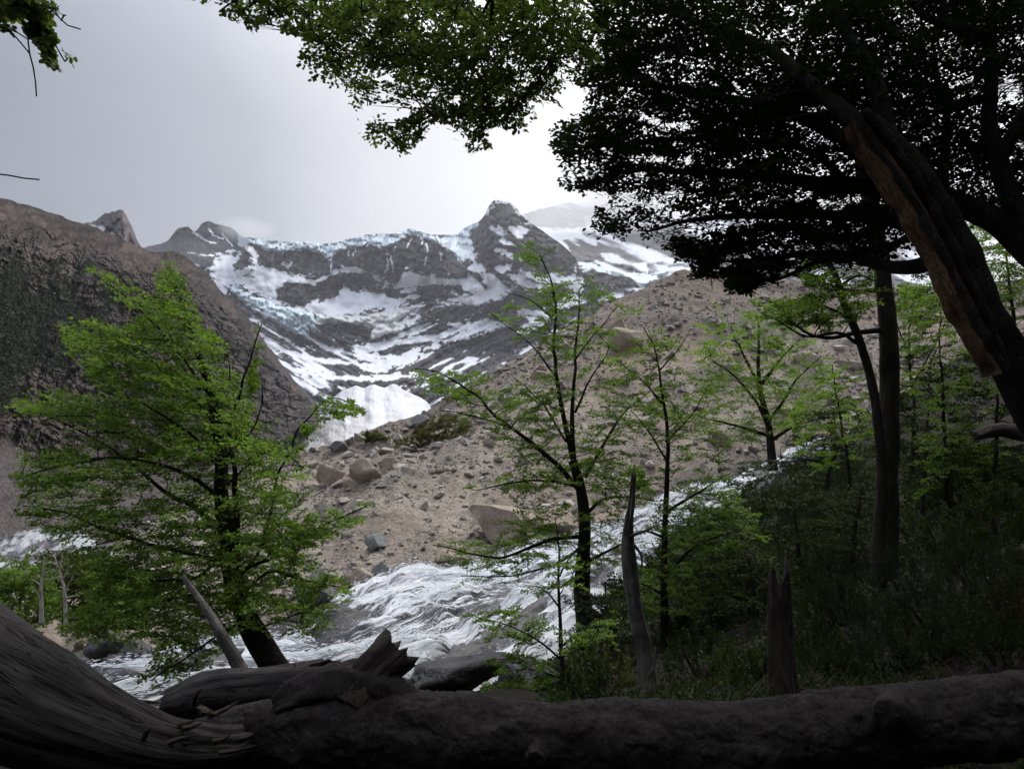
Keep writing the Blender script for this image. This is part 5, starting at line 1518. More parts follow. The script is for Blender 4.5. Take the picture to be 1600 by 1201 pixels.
# wind-bent bush on the moraine crest
b0 = on_moraine(660, 700)
t_ = Tree('bush', 'low yellow-green wind-bent bush on the moraine crest', b0, cat='bush', seed=80, leaf=m_leaf_y, leaf_size=0.17)
Yb = b0[1]
t_.limb([b0, b0 + (-.8, 0, .5), b0 + (-2, 0, .8)], 0.09, 0.02, 'stem', 6)
t_.limb([b0, b0 + (.8, 0, .8), b0 + (2.5, 0, 1.8)], 0.09, 0.02, 'stem', 6)
t_.fill([(612, 700), (640, 680), (690, 655), (735, 650), (720, 680), (690, 700), (650, 716), (620, 715)], 150, Yb, 1.5, (0.8, 1.5), (1, 0, .35), .4, .5, .5)
t_.finish(None, fine_twigs=False)
for i, (x, y, w_, h_, lb) in enumerate(((720, 625, 50, 18, 'small olive bush on the crest above the bent bush'), (580, 690, 40, 14, 'thin yellow-green scrub beside the crest boulders'), (1205, 545, 40, 20, 'dry olive bush on the moraine behind the broad young beech'))):
    b0 = on_moraine(x, y)
    t_ = Tree('bush', lb, b0, cat='bush', seed=85 + i, leaf=m_leaf_y, leaf_size=0.15)
    t_.limb([b0, b0 + (.2, 0, .4)], 0.05, 0.02, 'stem', 5)
    t_.fill([(x - w_ / 2, y), (x, y - h_), (x + w_ / 2, y - h_ * .6), (x + w_ / 2, y)], 40, b0[1], 0.8, (0.6, 1.2), (1, 0, .3), .3, .5, .5)
    t_.finish(None, fine_twigs=False)

# --- the great dark canopy with the stripped leaning trunk
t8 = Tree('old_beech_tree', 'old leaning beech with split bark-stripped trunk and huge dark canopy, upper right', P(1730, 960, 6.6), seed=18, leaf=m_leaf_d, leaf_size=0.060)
trunk8 = PX([(1760, 1000, 6.7), (1700, 820, 6.6), (1640, 680, 6.5), (1588, 580, 6.4), (1532, 470, 6.3), (1500, 385, 6.25), (1456, 305, 6.2), (1410, 240, 6.2), (1364, 190, 6.2)])
t8.limb(trunk8, 0.29, 0.09, 'trunk', 20, 0.03, n=80, rough=0.10)
# bare heartwood strip set into the bark along the side that faces us
cs = catmull(PX([(1342, 178, 6.06), (1388, 238, 6.04), (1436, 310, 6.02), (1482, 395, 6.0), (1518, 470, 6.0), (1550, 533, 6.02), (1572, 582, 6.06)]), 70)
tt = np.linspace(0, 1, 70)
wdt = np.interp(tt, [0, .08, .3, .45, .6, .8, 1], [.015, .055, .075, .055, .058, .045, .004]) * (0.85 + 0.2 * vn(tt * 9, 3.0))
Ts, Ns, Bs = frames(cs)
side = unit(np.cross(Ts, np.array((0, -1.0, 0))))
cols = np.linspace(-1, 1, 17)
jag_ = 0.018 * fbm(tt[:, None] * 26, cols[None, :] * 0 + 3, 0, 3)
sv = cs[:, None, :] + side[:, None, :] * (cols[None, :, None] * (wdt[:, None, None] + jag_[..., None])) + np.array((0, 1.0, 0)) * (0.14 * cols[None, :, None] ** 2 + 0.03 * fbm(tt[:, None] * 5, cols[None, :] * 4, 2, 4)[..., None])
fl_ = np.stack([tt[:, None] * 3.0 + 0 * cols[None, :], cols[None, :] * 0.13 + 0 * tt[:, None], 0 * sv[..., 0]], -1)
m_heart = mat_wood('split_heartwood', (0.085, 0.042, 0.023), (0.34, 0.215, 0.125), sc=14)
sb = sv + np.array((0, 0.16, 0))
child('heartwood', np.concatenate([sv.reshape(-1, 3), sb.reshape(-1, 3)]), np.concatenate([grid_faces(70, 17), grid_faces(70, 17) + 70 * 17]), t8.rt, m_heart, True, {'flow': ('FLOAT_VECTOR', np.concatenate([fl_.reshape(-1, 3)] * 2))}, label='bare orange-brown heartwood where the bark has split away')
for sg in (-1, 1):       # lips of bark rolled along both edges of the split
    ed = cs + side * (sg * (wdt[:, None] + 0.012)) + np.array((0, -0.01, 0)) + 0.012 * np.stack([vn(tt * 22, 5 + sg), vn(tt * 22, 9 + sg), 0 * tt], -1)
    vv, ff = tube(ed, 0.034 + 0.014 * vn(tt * 14, 2 + sg), 8, lambda a_, b_: 1 + .3 * fbm(a_ * 30, np.cos(b_) * 2, np.sin(b_) * 2, 3))
    child('bark_lip', vv, ff, t8.rt, m_bark)
for L, r0 in (([(1640, 420, 6.9), (1560, 350, 7.1), (1470, 305, 7.4), (1330, 290, 8), (1150, 272, 8.5), (1000, 265, 9), (925, 283, 9.3)], .15), ([(1500, 400, 6.5), (1400, 345, 7.2), (1250, 335, 8), (1100, 342, 8.6), (1005, 362, 9)], .11), ([(1480, 400, 6.6), (1400, 420, 7.2), (1300, 395, 8), (1180, 402, 8.5), (1125, 410, 8.8)], .09),
              ([(1430, 300, 6.3), (1300, 205, 7.2), (1150, 155, 8), (1000, 135, 8.6), (905, 130, 9)], .10), ([(1400, 260, 6.3), (1360, 120, 6.8), (1280, -20, 7.4), (1200, -120, 7.8)], .12), ([(1640, 420, 6.9), (1560, 250, 7), (1545, 60, 7), (1560, -100, 7)], .14), ([(1350, 200, 6.3), (1200, 80, 7.2), (1050, 20, 8), (940, -30, 8.6)], .09),
              ([(1330, 290, 8), (1250, 230, 8.2), (1100, 215, 8.6), (950, 225, 9)], .05), ([(1300, 395, 8), (1230, 430, 8.2), (1185, 438, 8.4)], .035), ([(1560, 250, 7), (1620, 150, 7), (1700, 60, 7)], .08), ([(1545, 60, 7), (1440, 20, 7.2), (1380, -60, 7.4)], .07), ([(1470, 305, 7.4), (1480, 180, 7.6), (1450, 60, 7.8)], .07), ([(1200, 402, 8.5), (1150, 420, 8.6), (1130, 432, 8.6)], .03)):
    t8.limb(PX(L), r0, 0.014, 'branch', 9, 0.08, rough=.08)
CR8 = [(900, -90), (925, 30), (930, 70), (900, 115), (930, 150), (885, 195), (856, 222), (880, 250), (862, 278), (905, 302), (948, 306), (938, 335), (922, 358), (960, 366), (1000, 356), (1012, 386), (1050, 380), (1062, 402), (1090, 420), (1080, 442), (1130, 432), (1152, 462), (1200, 444), (1245, 420), (1300, 432), (1350, 405), (1420, 430), (1490, 400), (1560, 350), (1640, 340), (3000, 600), (3000, -3000), (900, -3000)]
t8.fill([(900, -30), (1640, -30), (1640, 130), (1000, 160), (900, 130)], 640, 8.0, 1.5, (0.45, 0.9), (-.3, 0, 0), .15, .35, .3)
t8.fill([(870, 225), (950, 150), (1400, 130), (1640, 130), (1640, 330), (1400, 320), (1200, 300), (900, 300)], 680, 8.2, 1.4, (0.45, 0.9), (-.6, 0, -.05), .3, .25, .18)
t8.fill([(930, 355), (960, 300), (1200, 290), (1450, 320), (1420, 400), (1250, 420), (1140, 450), (1090, 430), (1050, 375)], 300, 8.4, 1.0, (0.4, 0.8), (-.8, 0, -.08), .35, .3, .22)
t8.fill([(1040, 385), (1180, 390), (1300, 390), (1260, 430), (1150, 462), (1080, 440)], 110, 8.4, .7, (0.35, 0.7), (-.8, 0, -.12), .35, .3, .22)
t8.fill([(1640, -30), (2300, -30), (2300, 300), (1640, 320)], 260, 7.5, 2.0, (0.6, 1.1))  # unseen boughs right of the frame, added for shade
t8.fill([(1000, -700), (2200, -700), (2200, -30), (950, -30)], 520, 6.5, 2.2, (0.6, 1.2), (0, 0, 0), 0, .35, .4)  # unseen crown above the frame, added to shade the ground
t8.finish([CR8], holes=[[(905, 306), (960, 298), (1060, 292), (1110, 300), (1030, 322), (950, 334)], [(1000, 354), (1080, 340), (1200, 332), (1235, 346), (1120, 362), (1050, 380), (1015, 388)],
                        [(1130, 402), (1250, 382), (1330, 380), (1300, 396), (1200, 408), (1120, 424)], [(940, 232), (1040, 246), (1120, 250), (1040, 258), (950, 246)], [(1240, 305), (1330, 300), (1380, 320), (1300, 326)], [(1180, 425), (1260, 405), (1330, 410), (1250, 432)],
                        [(1000, 180), (1090, 190), (1060, 202), (990, 196)], [(1150, 130), (1190, 140), (1180, 152), (1140, 146)], [(1540, 130), (1600, 120), (1600, 160), (1560, 165)]])

# --- light green boughs overhead
t9 = Tree('overhanging_beech_tree', 'green beech boughs hanging into the sky at the top of the view', np.array((0.8, -3.0, float(GZ(0.8, -3.0)))), seed=19, leaf=m_leaf_o, leaf_size=0.042, round_=True)
tb = np.array((0.8, -3.0, float(GZ(0.8, -3.0))))
hub = np.array((0.4, -1.2, 6.4))
t9.limb([tb - (0, 0, .3), tb + (0, .2, 1.6), tb + (-.1, .8, 3.0), hub], 0.30, 0.17, 'trunk', 14, 0.03, rough=.1)
for L, r0 in (([(764, 0, 5.8), (733, 27, 5.9), (710, 70, 6.1), (698, 108, 6.3), (667, 155, 6.5)], .045), ([(865, 0, 6), (861, 58, 6.2), (822, 105, 6.4), (800, 150, 6.5)], .035), ([(613, 0, 5.8), (574, 66, 6.1), (545, 100, 6.3)], .03), ([(764, 0, 5.8), (760, 60, 6.1), (735, 130, 6.5), (750, 200, 6.7)], .035),
              ([(500, -40, 5.6), (480, 10, 5.8), (480, 60, 6)], .03), ([(420, -60, 5.6), (390, -10, 5.8), (345, 15, 6)], .025), ([(900, -60, 6), (930, 30, 6.3), (900, 110, 6.6)], .035)):
    q = PX(L)
    m1 = hub + (q[0] - hub) * .35 + np.array((0, 0, .5)); m2 = hub + (q[0] - hub) * .75 + np.array((0, 0, .35))
    t9.limb(np.vstack([hub, m1, m2, q]), r0 + .03, 0.008, 'branch', 8, 0.05, n=60, node0=0.45)
CR9 = [(300, -200), (300, 5), (345, 12), (360, 40), (395, 55), (410, 40), (430, 20), (445, 45), (475, 60), (468, 110), (485, 132), (515, 130), (540, 145), (545, 175), (560, 180), (600, 165), (590, 195), (568, 210), (575, 228), (620, 232), (650, 228), (665, 205), (700, 195), (715, 210), (730, 245), (770, 230), (760, 200), (790, 195), (830, 205), (860, 195), (890, 190), (900, 150), (935, 120), (950, 60), (1050, 20), (1050, -200)]
t9.fill([(470, -20), (950, -20), (900, 100), (800, 190), (660, 190), (560, 140), (480, 80)], 360, 6.2, 0.9, (0.35, 0.65), (-.4, .3, -.2), .25, .5, .55)
t9.fill([(570, 190), (640, 180), (680, 215), (620, 232), (575, 225)], 17, 6.4, .4, (.25, .5), (-.4, 0, -.3), .3, .5, .5)
t9.fill([(715, 200), (760, 180), (770, 230), (735, 245)], 9, 6.5, .3, (.2, .4), (0, 0, -.6), .4, .6, .5)
t9.fill([(300, -30), (480, -30), (470, 50), (400, 45), (340, 10)], 46, 5.8, .4, (.25, .5), (-.5, 0, -.2), .3, .5, .5)
t9.fill([(0, -900), (1000, -900), (1000, -20), (350, -20)], 110, 4.6, 1.2, (.5, .9), (0, 0, 0), 0, .4, .4)  # unseen boughs overhead, added for their shade
t9.finish([CR9], tint=(0, 1.0), soft=3.0)
# sprig and bare twigs reaching in at the top left
t10 = Tree('overhanging_branch_tree', 'leafy twig tips poking in at the top left corner with bare shoots', np.array((-4.2, -2.5, float(GZ(-4.2, -2.5)))), seed=20, leaf=m_leaf_o, leaf_size=0.058, round_=True)
tb = t10.base
h2 = np.array((-4.0, 1.2, 5.6))
t10.limb([tb - (0, 0, .3), tb + (0, .6, 2), tb + (0.1, 2.4, 4), h2], 0.16, 0.08, 'trunk', 10, 0.03, rough=.1)
for L, r0 in (([(-40, -30, 5), (20, 0, 5), (60, 20, 5), (80, 60, 5), (100, 95, 5)], .016), ([(-30, -20, 5), (40, 20, 5), (44, 70, 5), (52, 110, 5), (55, 150, 5)], .012), ([(-30, -40, 5), (70, 0, 5), (95, 35, 5), (125, 46, 5)], .012), ([(-60, 240, 5), (-20, 268, 5), (0, 272, 5), (35, 279, 5), (61, 281, 5)], .014), ([(95, 33, 5), (100, 25, 5)], .005)):
    q = PX(L)
    t10.limb(np.vstack([h2, (h2 + q[0]) / 2 + (0, 0, .1), q]) if r0 > .006 else q, r0, 0.005, 'branch', 6, 0.012, n=44, node0=0.6)
t10.fill([(-40, -30), (95, -30), (90, 10), (60, 40), (0, 45)], 20, 5, .25, (.2, .4), (.2, 0, -.3), .3, .6, .6)
t10.fill([(50, 20), (95, 30), (115, 90), (75, 95), (60, 60)], 9, 5, .15, (.15, .3), (.1, 0, -.9), .6, .7, .6)
t10.finish([[(-300, -400), (95, -400), (95, 20), (92, 40), (118, 85), (100, 105), (72, 100), (58, 60), (40, 45), (15, 70), (5, 60), (-300, 60)]], soft=2.0)

# --- more shaded beeches filling the wooded bank
for i, (tr, pl_, n_, Y_, lb) in enumerate((
        ([(1330, 800), (1325, 720), (1310, 640), (1300, 570)], [(1240, 640), (1310, 560), (1370, 600), (1380, 700), (1300, 740), (1240, 700)], 90, 24, 'shaded beech just left of the twin trunks, over the upper torrent'),
        ([(1440, 830), (1445, 740), (1450, 650), (1455, 560)], [(1400, 640), (1450, 560), (1520, 620), (1540, 740), (1460, 780), (1400, 740)], 120, 22, 'dark young beech right behind the straight trunk'),
        ([(1550, 820), (1555, 720), (1560, 600), (1570, 520)], [(1500, 560), (1600, 500), (1680, 600), (1680, 780), (1560, 800), (1500, 700)], 150, 19, 'dark beech thicket tree at the right edge below the leaning trunk'),
        ([(1250, 900), (1245, 830), (1240, 780)], [(1180, 800), (1260, 760), (1340, 800), (1340, 880), (1250, 900), (1180, 880)], 120, 19, 'dark low beech above the broken stump'),
        ([(1330, 880), (1340, 800), (1345, 740)], [(1290, 780), (1370, 720), (1390, 860), (1300, 880)], 80, 16, 'dark low beech left against the twin trunks'),
        ([(1180, 960), (1175, 900), (1170, 860)], [(1110, 880), (1180, 850), (1230, 900), (1200, 970), (1120, 970)], 80, 15, 'dark low beech between slim beech and stump'))):
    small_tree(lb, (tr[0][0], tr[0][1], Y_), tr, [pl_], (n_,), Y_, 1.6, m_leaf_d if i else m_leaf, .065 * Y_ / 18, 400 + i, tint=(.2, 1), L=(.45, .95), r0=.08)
# --- unseen leaf mass added behind, above and to the right to shade the foreground
r = np.random.default_rng(55)
n_ = 40000
wp = np.concatenate([r.uniform((-15, -13, 3.2), (16, -1.5, 8.5), (13000, 3)), r.uniform((8, -3, 3.0), (26, 26, 12), (9000, 3)), r.uniform((-15, -13, 0.8), (16, -6.5, 5), (6000, 3)), r.uniform((3, 3, 7), (28, 34, 24), (14000, 3))])
reg = np.arange(len(wp))
wp[:, 2] += np.maximum(GZ(wp[:, 0], wp[:, 1]), -1) * np.where(reg < 13000, .4, .9)
qx_, qy_ = PIX(wp)
vis = ((wp[:, 1] > 0.3) & (qx_ < 1690) & (qx_ > -90) & (qy_ > -70) & (qy_ < 1300)) | ((reg >= 28000) & (wp[:, 0] < 4 + .28 * wp[:, 1]))
wp = wp[~vis]
V, F, tn = leaf_mesh(wp, unit(r.normal(0, 1, wp.shape)), unit(r.normal(0, .7, wp.shape) + UP), r.uniform(.22, .5, len(wp)), r.random(len(wp)))
link('shade_leaf_mass', new_mesh('shade_leaf_mass', V, F, True, {'tint': ('FLOAT', tn)}, m_leaf_d), label='unseen leaf mass added around the viewpoint to shade the foreground', kind='stuff')


# ------------------------------------------------------------------ dead wood in front
def ground_at(px_, py_, y0=3.0, y1=95.0):
    """where the sight line through a photo pixel meets the near ground"""
    Ys = np.linspace(y0, y1, 400)
    q = P(px_, py_, Ys)
    below = q[:, 2] < GZ(q[:, 0], q[:, 1])
    i = int(np.argmax(below)) if below.any() else 399
    return q[i]


def wood_tube(pts, rad, sides=40, n=120, disp=None, jag0=0.0, jag1=0.0, seed=0):
    """log or snag with splintered ends; returns V, F, flow"""
    c = catmull(pts, n)
    t_ = np.linspace(0, 1, n)
    rr = np.interp(t_, np.linspace(0, 1, len(rad)), rad)
    T, N, B = frames(c)
    a = np.linspace(0, 2 * np.pi, sides, endpoint=False)
    s_ = np.concatenate([[0], np.cumsum(np.linalg.norm(np.diff(c, axis=0), axis=1))])
    R = rr[:, None] * np.ones(sides)
    if disp is not None:
        R = R + disp(s_[:, None] * np.ones(sides), a[None, :] * np.ones((n, 1)), R)
    ring = c[:, None, :] + R[..., None] * (np.cos(a)[None, :, None] * N[:, None, :] + np.sin(a)[None, :, None] * B[:, None, :])
    sp = lambda k_: np.abs(fbm(np.cos(a) * 3 + seed, np.sin(a) * 3, k_, 3)) * 1.2 + 0.9 * np.maximum(0, vn(a * 5 / 6.28 * 3, k_ + seed)) + .15
    if jag1:
        w1 = sstep(0.90, 1.0, t_)[:, None, None]
        ring = ring + T[-1][None, None, :] * (jag1 * sp(3.3)[None, :, None] * w1)
    if jag0:
        w0 = sstep(0.10, 0.0, t_)[:, None, None]
        ring = ring - T[0][None, None, :] * (jag0 * sp(7.3)[None, :, None] * w0)
    V = np.concatenate([ring.reshape(-1, 3), [c[0] + T[0] * jag0 * .4, c[-1] - T[-1] * jag1 * .4]])
    i = np.arange(n * sides).reshape(n, sides); j = np.roll(i, -1, 1)
    F = [np.stack([i[:-1], j[:-1], j[1:], i[1:]], -1).reshape(-1, 4),
         np.stack([np.full(sides, n * sides), j[0], i[0]], -1), np.stack([np.full(sides, n * sides + 1), i[-1], j[-1]], -1)]
    fl = np.stack([s_[:, None] * np.ones(sides), np.abs(a[None, :] - np.pi) * rr.mean() * np.ones((n, 1)), 0 * R], -1).reshape(-1, 3)
    fl = np.concatenate([fl, fl[:1], fl[-1:]])
    return V, F, fl


k = NT('log_bark')
cc = k.coord()
n1 = k.noise(k.coord((0.9, 1, 1)), 11.0, 6, 0.72, 0.3)
n2 = k.noise(cc, 34.0, 4, 0.7)
vv = k.rng(k.noise(k.coord((1, 0.5, 0.5)), 16.0, 3, 0.6, 1.5), 0.42, 0.5)
cl = k.mix(k.rng(n1, 0.3, 0.7), (0.018, 0.015, 0.013), (0.060, 0.050, 0.044))
cl = k.mix(k.rng(n2, 0.55, 0.75, 0, .6), cl, (0.125, 0.11, 0.10))
cl = k.mix(k.rng(k.noise(cc, 2.6, 4), 0.52, 0.62, 0, .75), cl, (0.016, 0.012, 0.010))
h = k.math('ADD', k.math('MULTIPLY', n1, 1.2), k.math('ADD', k.math('MULTIPLY', vv, .35), k.math('MULTIPLY', n2, .35)))
m_logbark = k.done(k.bsdf(cl, 0.9, k.bump(h, 0.8, 0.015), 0.2))
m_grey = mat_wood('weathered_grey_wood', (0.038, 0.033, 0.029), (0.060, 0.052, 0.046), sc=6)
m_pale = mat_wood('pale_snag_wood', (0.11, 0.098, 0.088), (0.25, 0.228, 0.205), sc=16)
m_darkwood = mat_wood('dark_rotten_wood', (0.035, 0.026, 0.020), (0.095, 0.072, 0.056), sc=12)
m_brownwood = mat_wood('broken_brown_wood', (0.060, 0.040, 0.028), (0.15, 0.105, 0.075), sc=14)

# main fallen log
lp = PX([(250, 1192, 4.5), (330, 1172, 4.4), (420, 1152, 4.3), (500, 1142, 4.25), (580, 1140, 4.2), (700, 1148, 4.15), (850, 1158, 4.1), (1000, 1160, 4.1), (1150, 1156, 4.08), (1300, 1142, 4.05), (1450, 1126, 4.0), (1600, 1110, 3.95), (1800, 1092, 3.9), (2000, 1080, 3.85)])
KN = [(1.05, 2.2, .05, .16), (2.1, 1.3, .045, .12), (3.35, 1.9, .05, .10), (4.55, 2.4, .06, .13), (2.75, 2.6, .04, .08), (0.55, 1.8, .05, .12), (3.9, 1.2, .03, .10), (1.6, 2.9, .03, .08)]
def logdisp(s_, a, R):
    x, y = np.cos(a) * 2.2, np.sin(a) * 2.2
    d = 0.022 * fbm(s_ * 2.2, x * .4, y * .4, 3) + 0.006 * fbm(s_ * 12, x * 1.2, y * 1.2, 4) + 0.004 * ridged(s_ * 18, x * 1.3, y * 1.3, 3)
    for s0, a0, am, w_ in KN:
        da = np.angle(np.exp(1j * (a - a0)))
        q = np.hypot(s_ - s0, da * R) / w_
        d = d + am * np.exp(-q ** 2 * 1.6) * (1 - 0.9 * np.exp(-(q / .42) ** 2))
    # flaking bark plates
    pl_ = fbm(s_ * 5, x * .8 + 9, y * .8, 5)
    cr_ = creases(s_ * 9 + .4 * pl_, x * .7, y * .7, 3, .90, .98)
    return d + 0.008 * sstep(0.05, 0.10, pl_) - 0.008 * cr_
V, F, fl = wood_tube(lp, [.13, .165, .185, .195, .20, .20, .196, .192, .188, .186, .184, .182, .18, .178], 110, 600, logdisp, .1, .0, 3)
L0 = root('fallen_log', lp[5] * (1, 1, 0), 'thick dark bark-covered log lying across the whole foreground', 'log')
child('trunk', V, F, L0, m_logbark, True, {'flow': ('FLOAT_VECTOR', fl)})
sp_ = PX([(556, 1098, 4.22), (570, 1070, 4.24), (592, 1042, 4.28), (618, 1018, 4.32)])
V, F, fl = wood_tube(sp_, [.15, .105, .09, .10], 40, 70, lambda s_, a, R: 0.02 * fbm(s_ * 5, np.cos(a) * 2.5, np.sin(a) * 2.5, 4) + .025 * np.cos(2 * a + 1), 0, .055, 5)
child('branch_stub', V, F, L0, m_darkwood, True, {'flow': ('FLOAT_VECTOR', fl)}, label='broken dark branch stub standing up from the log')
V, F, fl = wood_tube(PX([(1400, 1118, 3.92), (1392, 1112, 3.80), (1386, 1112, 3.74)]), [.13, .085, .055], 26, 24, lambda s_, a, R: 0.012 * fbm(s_ * 9, np.cos(a) * 2, np.sin(a) * 2, 3), 0, .02, 8)
child('knot', V, F, L0, m_logbark, True, {'flow': ('FLOAT_VECTOR', fl)}, label='big round branch knot')
V, F, fl = wood_tube(PX([(842, 1172, 3.98), (838, 1182, 3.88), (836, 1186, 3.84)]), [.08, .06, .04], 22, 20, lambda s_, a, R: 0.012 * fbm(s_ * 9, np.cos(a) * 2, np.sin(a) * 2, 3), 0, .02, 9)
child('knot', V, F, L0, m_logbark, True, {'flow': ('FLOAT_VECTOR', fl)}, label='small round branch knot')
# ridge where the stub grows out of the log
V, F, fl = wood_tube(PX([(430, 1108, 4.2), (480, 1082, 4.25), (540, 1072, 4.27), (600, 1080, 4.24), (660, 1100, 4.2)]), [.05, .10, .13, .10, .04], 36, 70, lambda s_, a, R: 0.03 * fbm(s_ * 4, np.cos(a) * 2, np.sin(a) * 2, 4), 0, 0, 4)
child('burl', V, F, L0, m_logbark, True, {'flow': ('FLOAT_VECTOR', fl)})

# great curved grey trunk at lower left
gp = PX([(-560, 790, 4.4), (-330, 895, 4.0), (-120, 1018, 3.7), (20, 1090, 3.6), (130, 1138, 3.6), (240, 1172, 3.7), (330, 1172, 3.95), (372, 1160, 4.15)])
def gdisp(s_, a, R):
    x, y = np.cos(a) * 2, np.sin(a) * 2
    gr_ = ridged(s_ * 0.5, x * 3.0, y * 3.0, 3)
    return 0.03 * fbm(s_ * 1.2, x, y, 3) - 0.010 * sstep(.66, .95, gr_) + 0.006 * fbm(s_ * 4, x * 9, y * 9, 3) - 0.012 * creases(s_ * .35, x * 2.2, y * 2.2, 2, .93, .99)
V, F, fl = wood_tube(gp, [.42, .46, .46, .42, .35, .27, .17, .09], 96, 260, gdisp, 0, .03, 11)
G0 = root('curved_trunk', gp[3] * (1, 1, 0), 'massive curved grey barkless trunk entering at lower left', 'trunk')
child('trunk', V, F, G0, m_grey, True, {'flow': ('FLOAT_VECTOR', fl)})
r = np.random.default_rng(9)
for i in range(16):   # torn fibres where the trunk has broken
    x, y = r.uniform(190, 345), r.uniform(1085, 1165)
    a0 = P(x, y + 12, 3.62 + r.uniform(-.12, .2))
    d = unit(np.array((r.uniform(.3, 1), r.uniform(-.5, .3), r.uniform(-.25, .5))))
    ln = r.uniform(.05, .20)
    V, F = tube([a0, a0 + d * ln * .5 + r.normal(0, .008, 3), a0 + d * ln], [r.uniform(.008, .022), .012, .002], 5)
    child('splinter', V, F, G0, m_darkwood if i % 3 else m_brownwood, False, {'flow': ('FLOAT_VECTOR', V * 1.0)})

# broken log behind, between trunk and log
bp2 = PX([(270, 1100, 5.2), (330, 1086, 5.1), (400, 1078, 5.0), (450, 1070, 4.95), (488, 1062, 4.9)])
V, F, fl = wood_tube(bp2, [.10, .145, .15, .135, .11], 52, 130, lambda s_, a, R: 0.02 * fbm(s_ * 2, np.cos(a) * 2, np.sin(a) * 2, 4) - 0.01 * ridged(s_ * .8, np.cos(a) * 5, np.sin(a) * 5, 3), .05, .16, 21)
B0_ = root('broken_log', bp2[2] * (1, 1, 0), 'short splintered grey log behind the curved trunk, below the leaning pole', 'log')
child('trunk', V, F, B0_, m_grey, True, {'flow': ('FLOAT_VECTOR', fl)})
for i in range(14):
    a0 = P(r.uniform(430, 520), r.uniform(1046, 1085), 4.85 + r.uniform(-.1, .15))
    d = unit(np.array((r.uniform(-.2, 1), r.uniform(-.4, .3), r.uniform(-.2, .7))))
    ln = r.uniform(.06, .22)
    V, F = tube([a0 - d * .05, a0 + d * ln * .5 + r.normal(0, .01, 3), a0 + d * ln], [r.uniform(.012, .03), .018, .003], 5)
    child('splinter', V, F, B0_, m_grey if i % 2 else m_brownwood, False, {'flow': ('FLOAT_VECTOR', V * 1.0)})
# leaning pole
pp = PX([(388, 1075, 5.4), (376, 1045, 5.45), (345, 990, 5.55), (318, 945, 5.65), (289, 905, 5.75)])
V, F, fl = wood_tube(pp, [.055, .046, .036, .028, .013], 26, 90, lambda s_, a, R: 0.008 * fbm(s_ * 4, np.cos(a) * 2, np.sin(a) * 2, 4), 0, .05, 31)
o = link('leaning_pole', new_mesh('leaning_pole', V, F, True, {'flow': ('FLOAT_VECTOR', fl)}, m_pale), label='pale broken pole leaning left in front of the big beech', cat='pole')
# dead snags
sg = P(1014, 1100, 9)
S0 = root('snag', sg, 'tall slim pale dead snag with tapering broken tip, centre right', 'snag')
V, F, fl = wood_tube(PX([(1018, 1110), (1013, 1070), (1008, 1020), (994, 960), (985, 900), (981, 840), (986, 790), (989, 750)], 9), [.14, .105, .09, .088, .092, .072, .048, .03], 36, 130, lambda s_, a, R: 0.022 * fbm(s_ * 2.2, np.cos(a) * 2, np.sin(a) * 2, 4) - 0.012 * ridged(s_ * .9, np.cos(a) * 5, np.sin(a) * 5, 3), 0, .12, 41)
child('trunk', V, F, S0, m_pale, True, {'flow': ('FLOAT_VECTOR', fl)})
for L, rr in (([(1012, 1060), (1021, 1040), (1024, 1012)], .025), ([(990, 850), (1003, 870), (1000, 895)], .02), ([(984, 838), (1010, 828), (1030, 818)], .02)):
    q = PX(L, 8.9)
    V, F, fl = wood_tube(q, [rr, rr * .7, rr * .25], 8, 16, None, 0, .01, 2)
    child('branch_stub', V, F, S0, m_pale, True, {'flow': ('FLOAT_VECTOR', fl)})
sg = P(1222, 1092, 7)
S1 = root('stump', sg, 'thick dark broken-topped stump behind the log, right of the snag', 'stump')
V, F, fl = wood_tube(PX([(1226, 1110), (1223, 1060), (1220, 1000), (1218, 950), (1217, 915)], 7), [.17, .125, .115, .11, .10], 40, 110, lambda s_, a, R: 0.02 * fbm(s_ * 2.5, np.cos(a) * 2, np.sin(a) * 2, 4) - 0.016 * ridged(s_ * .8, np.cos(a) * 5, np.sin(a) * 5, 3), 0, .11, 51)
child('trunk', V, F, S1, m_darkwood, True, {'flow': ('FLOAT_VECTOR', fl)})
V, F, fl = wood_tube(PX([(1230, 900), (1229, 880), (1227, 862)], 7.02), [.03, .02, .005], 7, 14, None, 0, .03, 5)
child('splinter', V, F, S1, m_pale, True, {'flow': ('FLOAT_VECTOR', fl)})
# weathered log lying on the right bank
V, F, fl = wood_tube(PX([(1530, 680, 15), (1570, 672, 14.8), (1640, 690, 14.5)]), [.10, .14, .12], 24, 50, lambda s_, a, R: 0.03 * fbm(s_ * 2, np.cos(a) * 2, np.sin(a) * 2, 4), .1, .05, 61)
link('log', new_mesh('log', V, F, True, {'flow': ('FLOAT_VECTOR', fl)}, m_darkwood), label='dark weathered log on the bank at the right edge', cat='log')

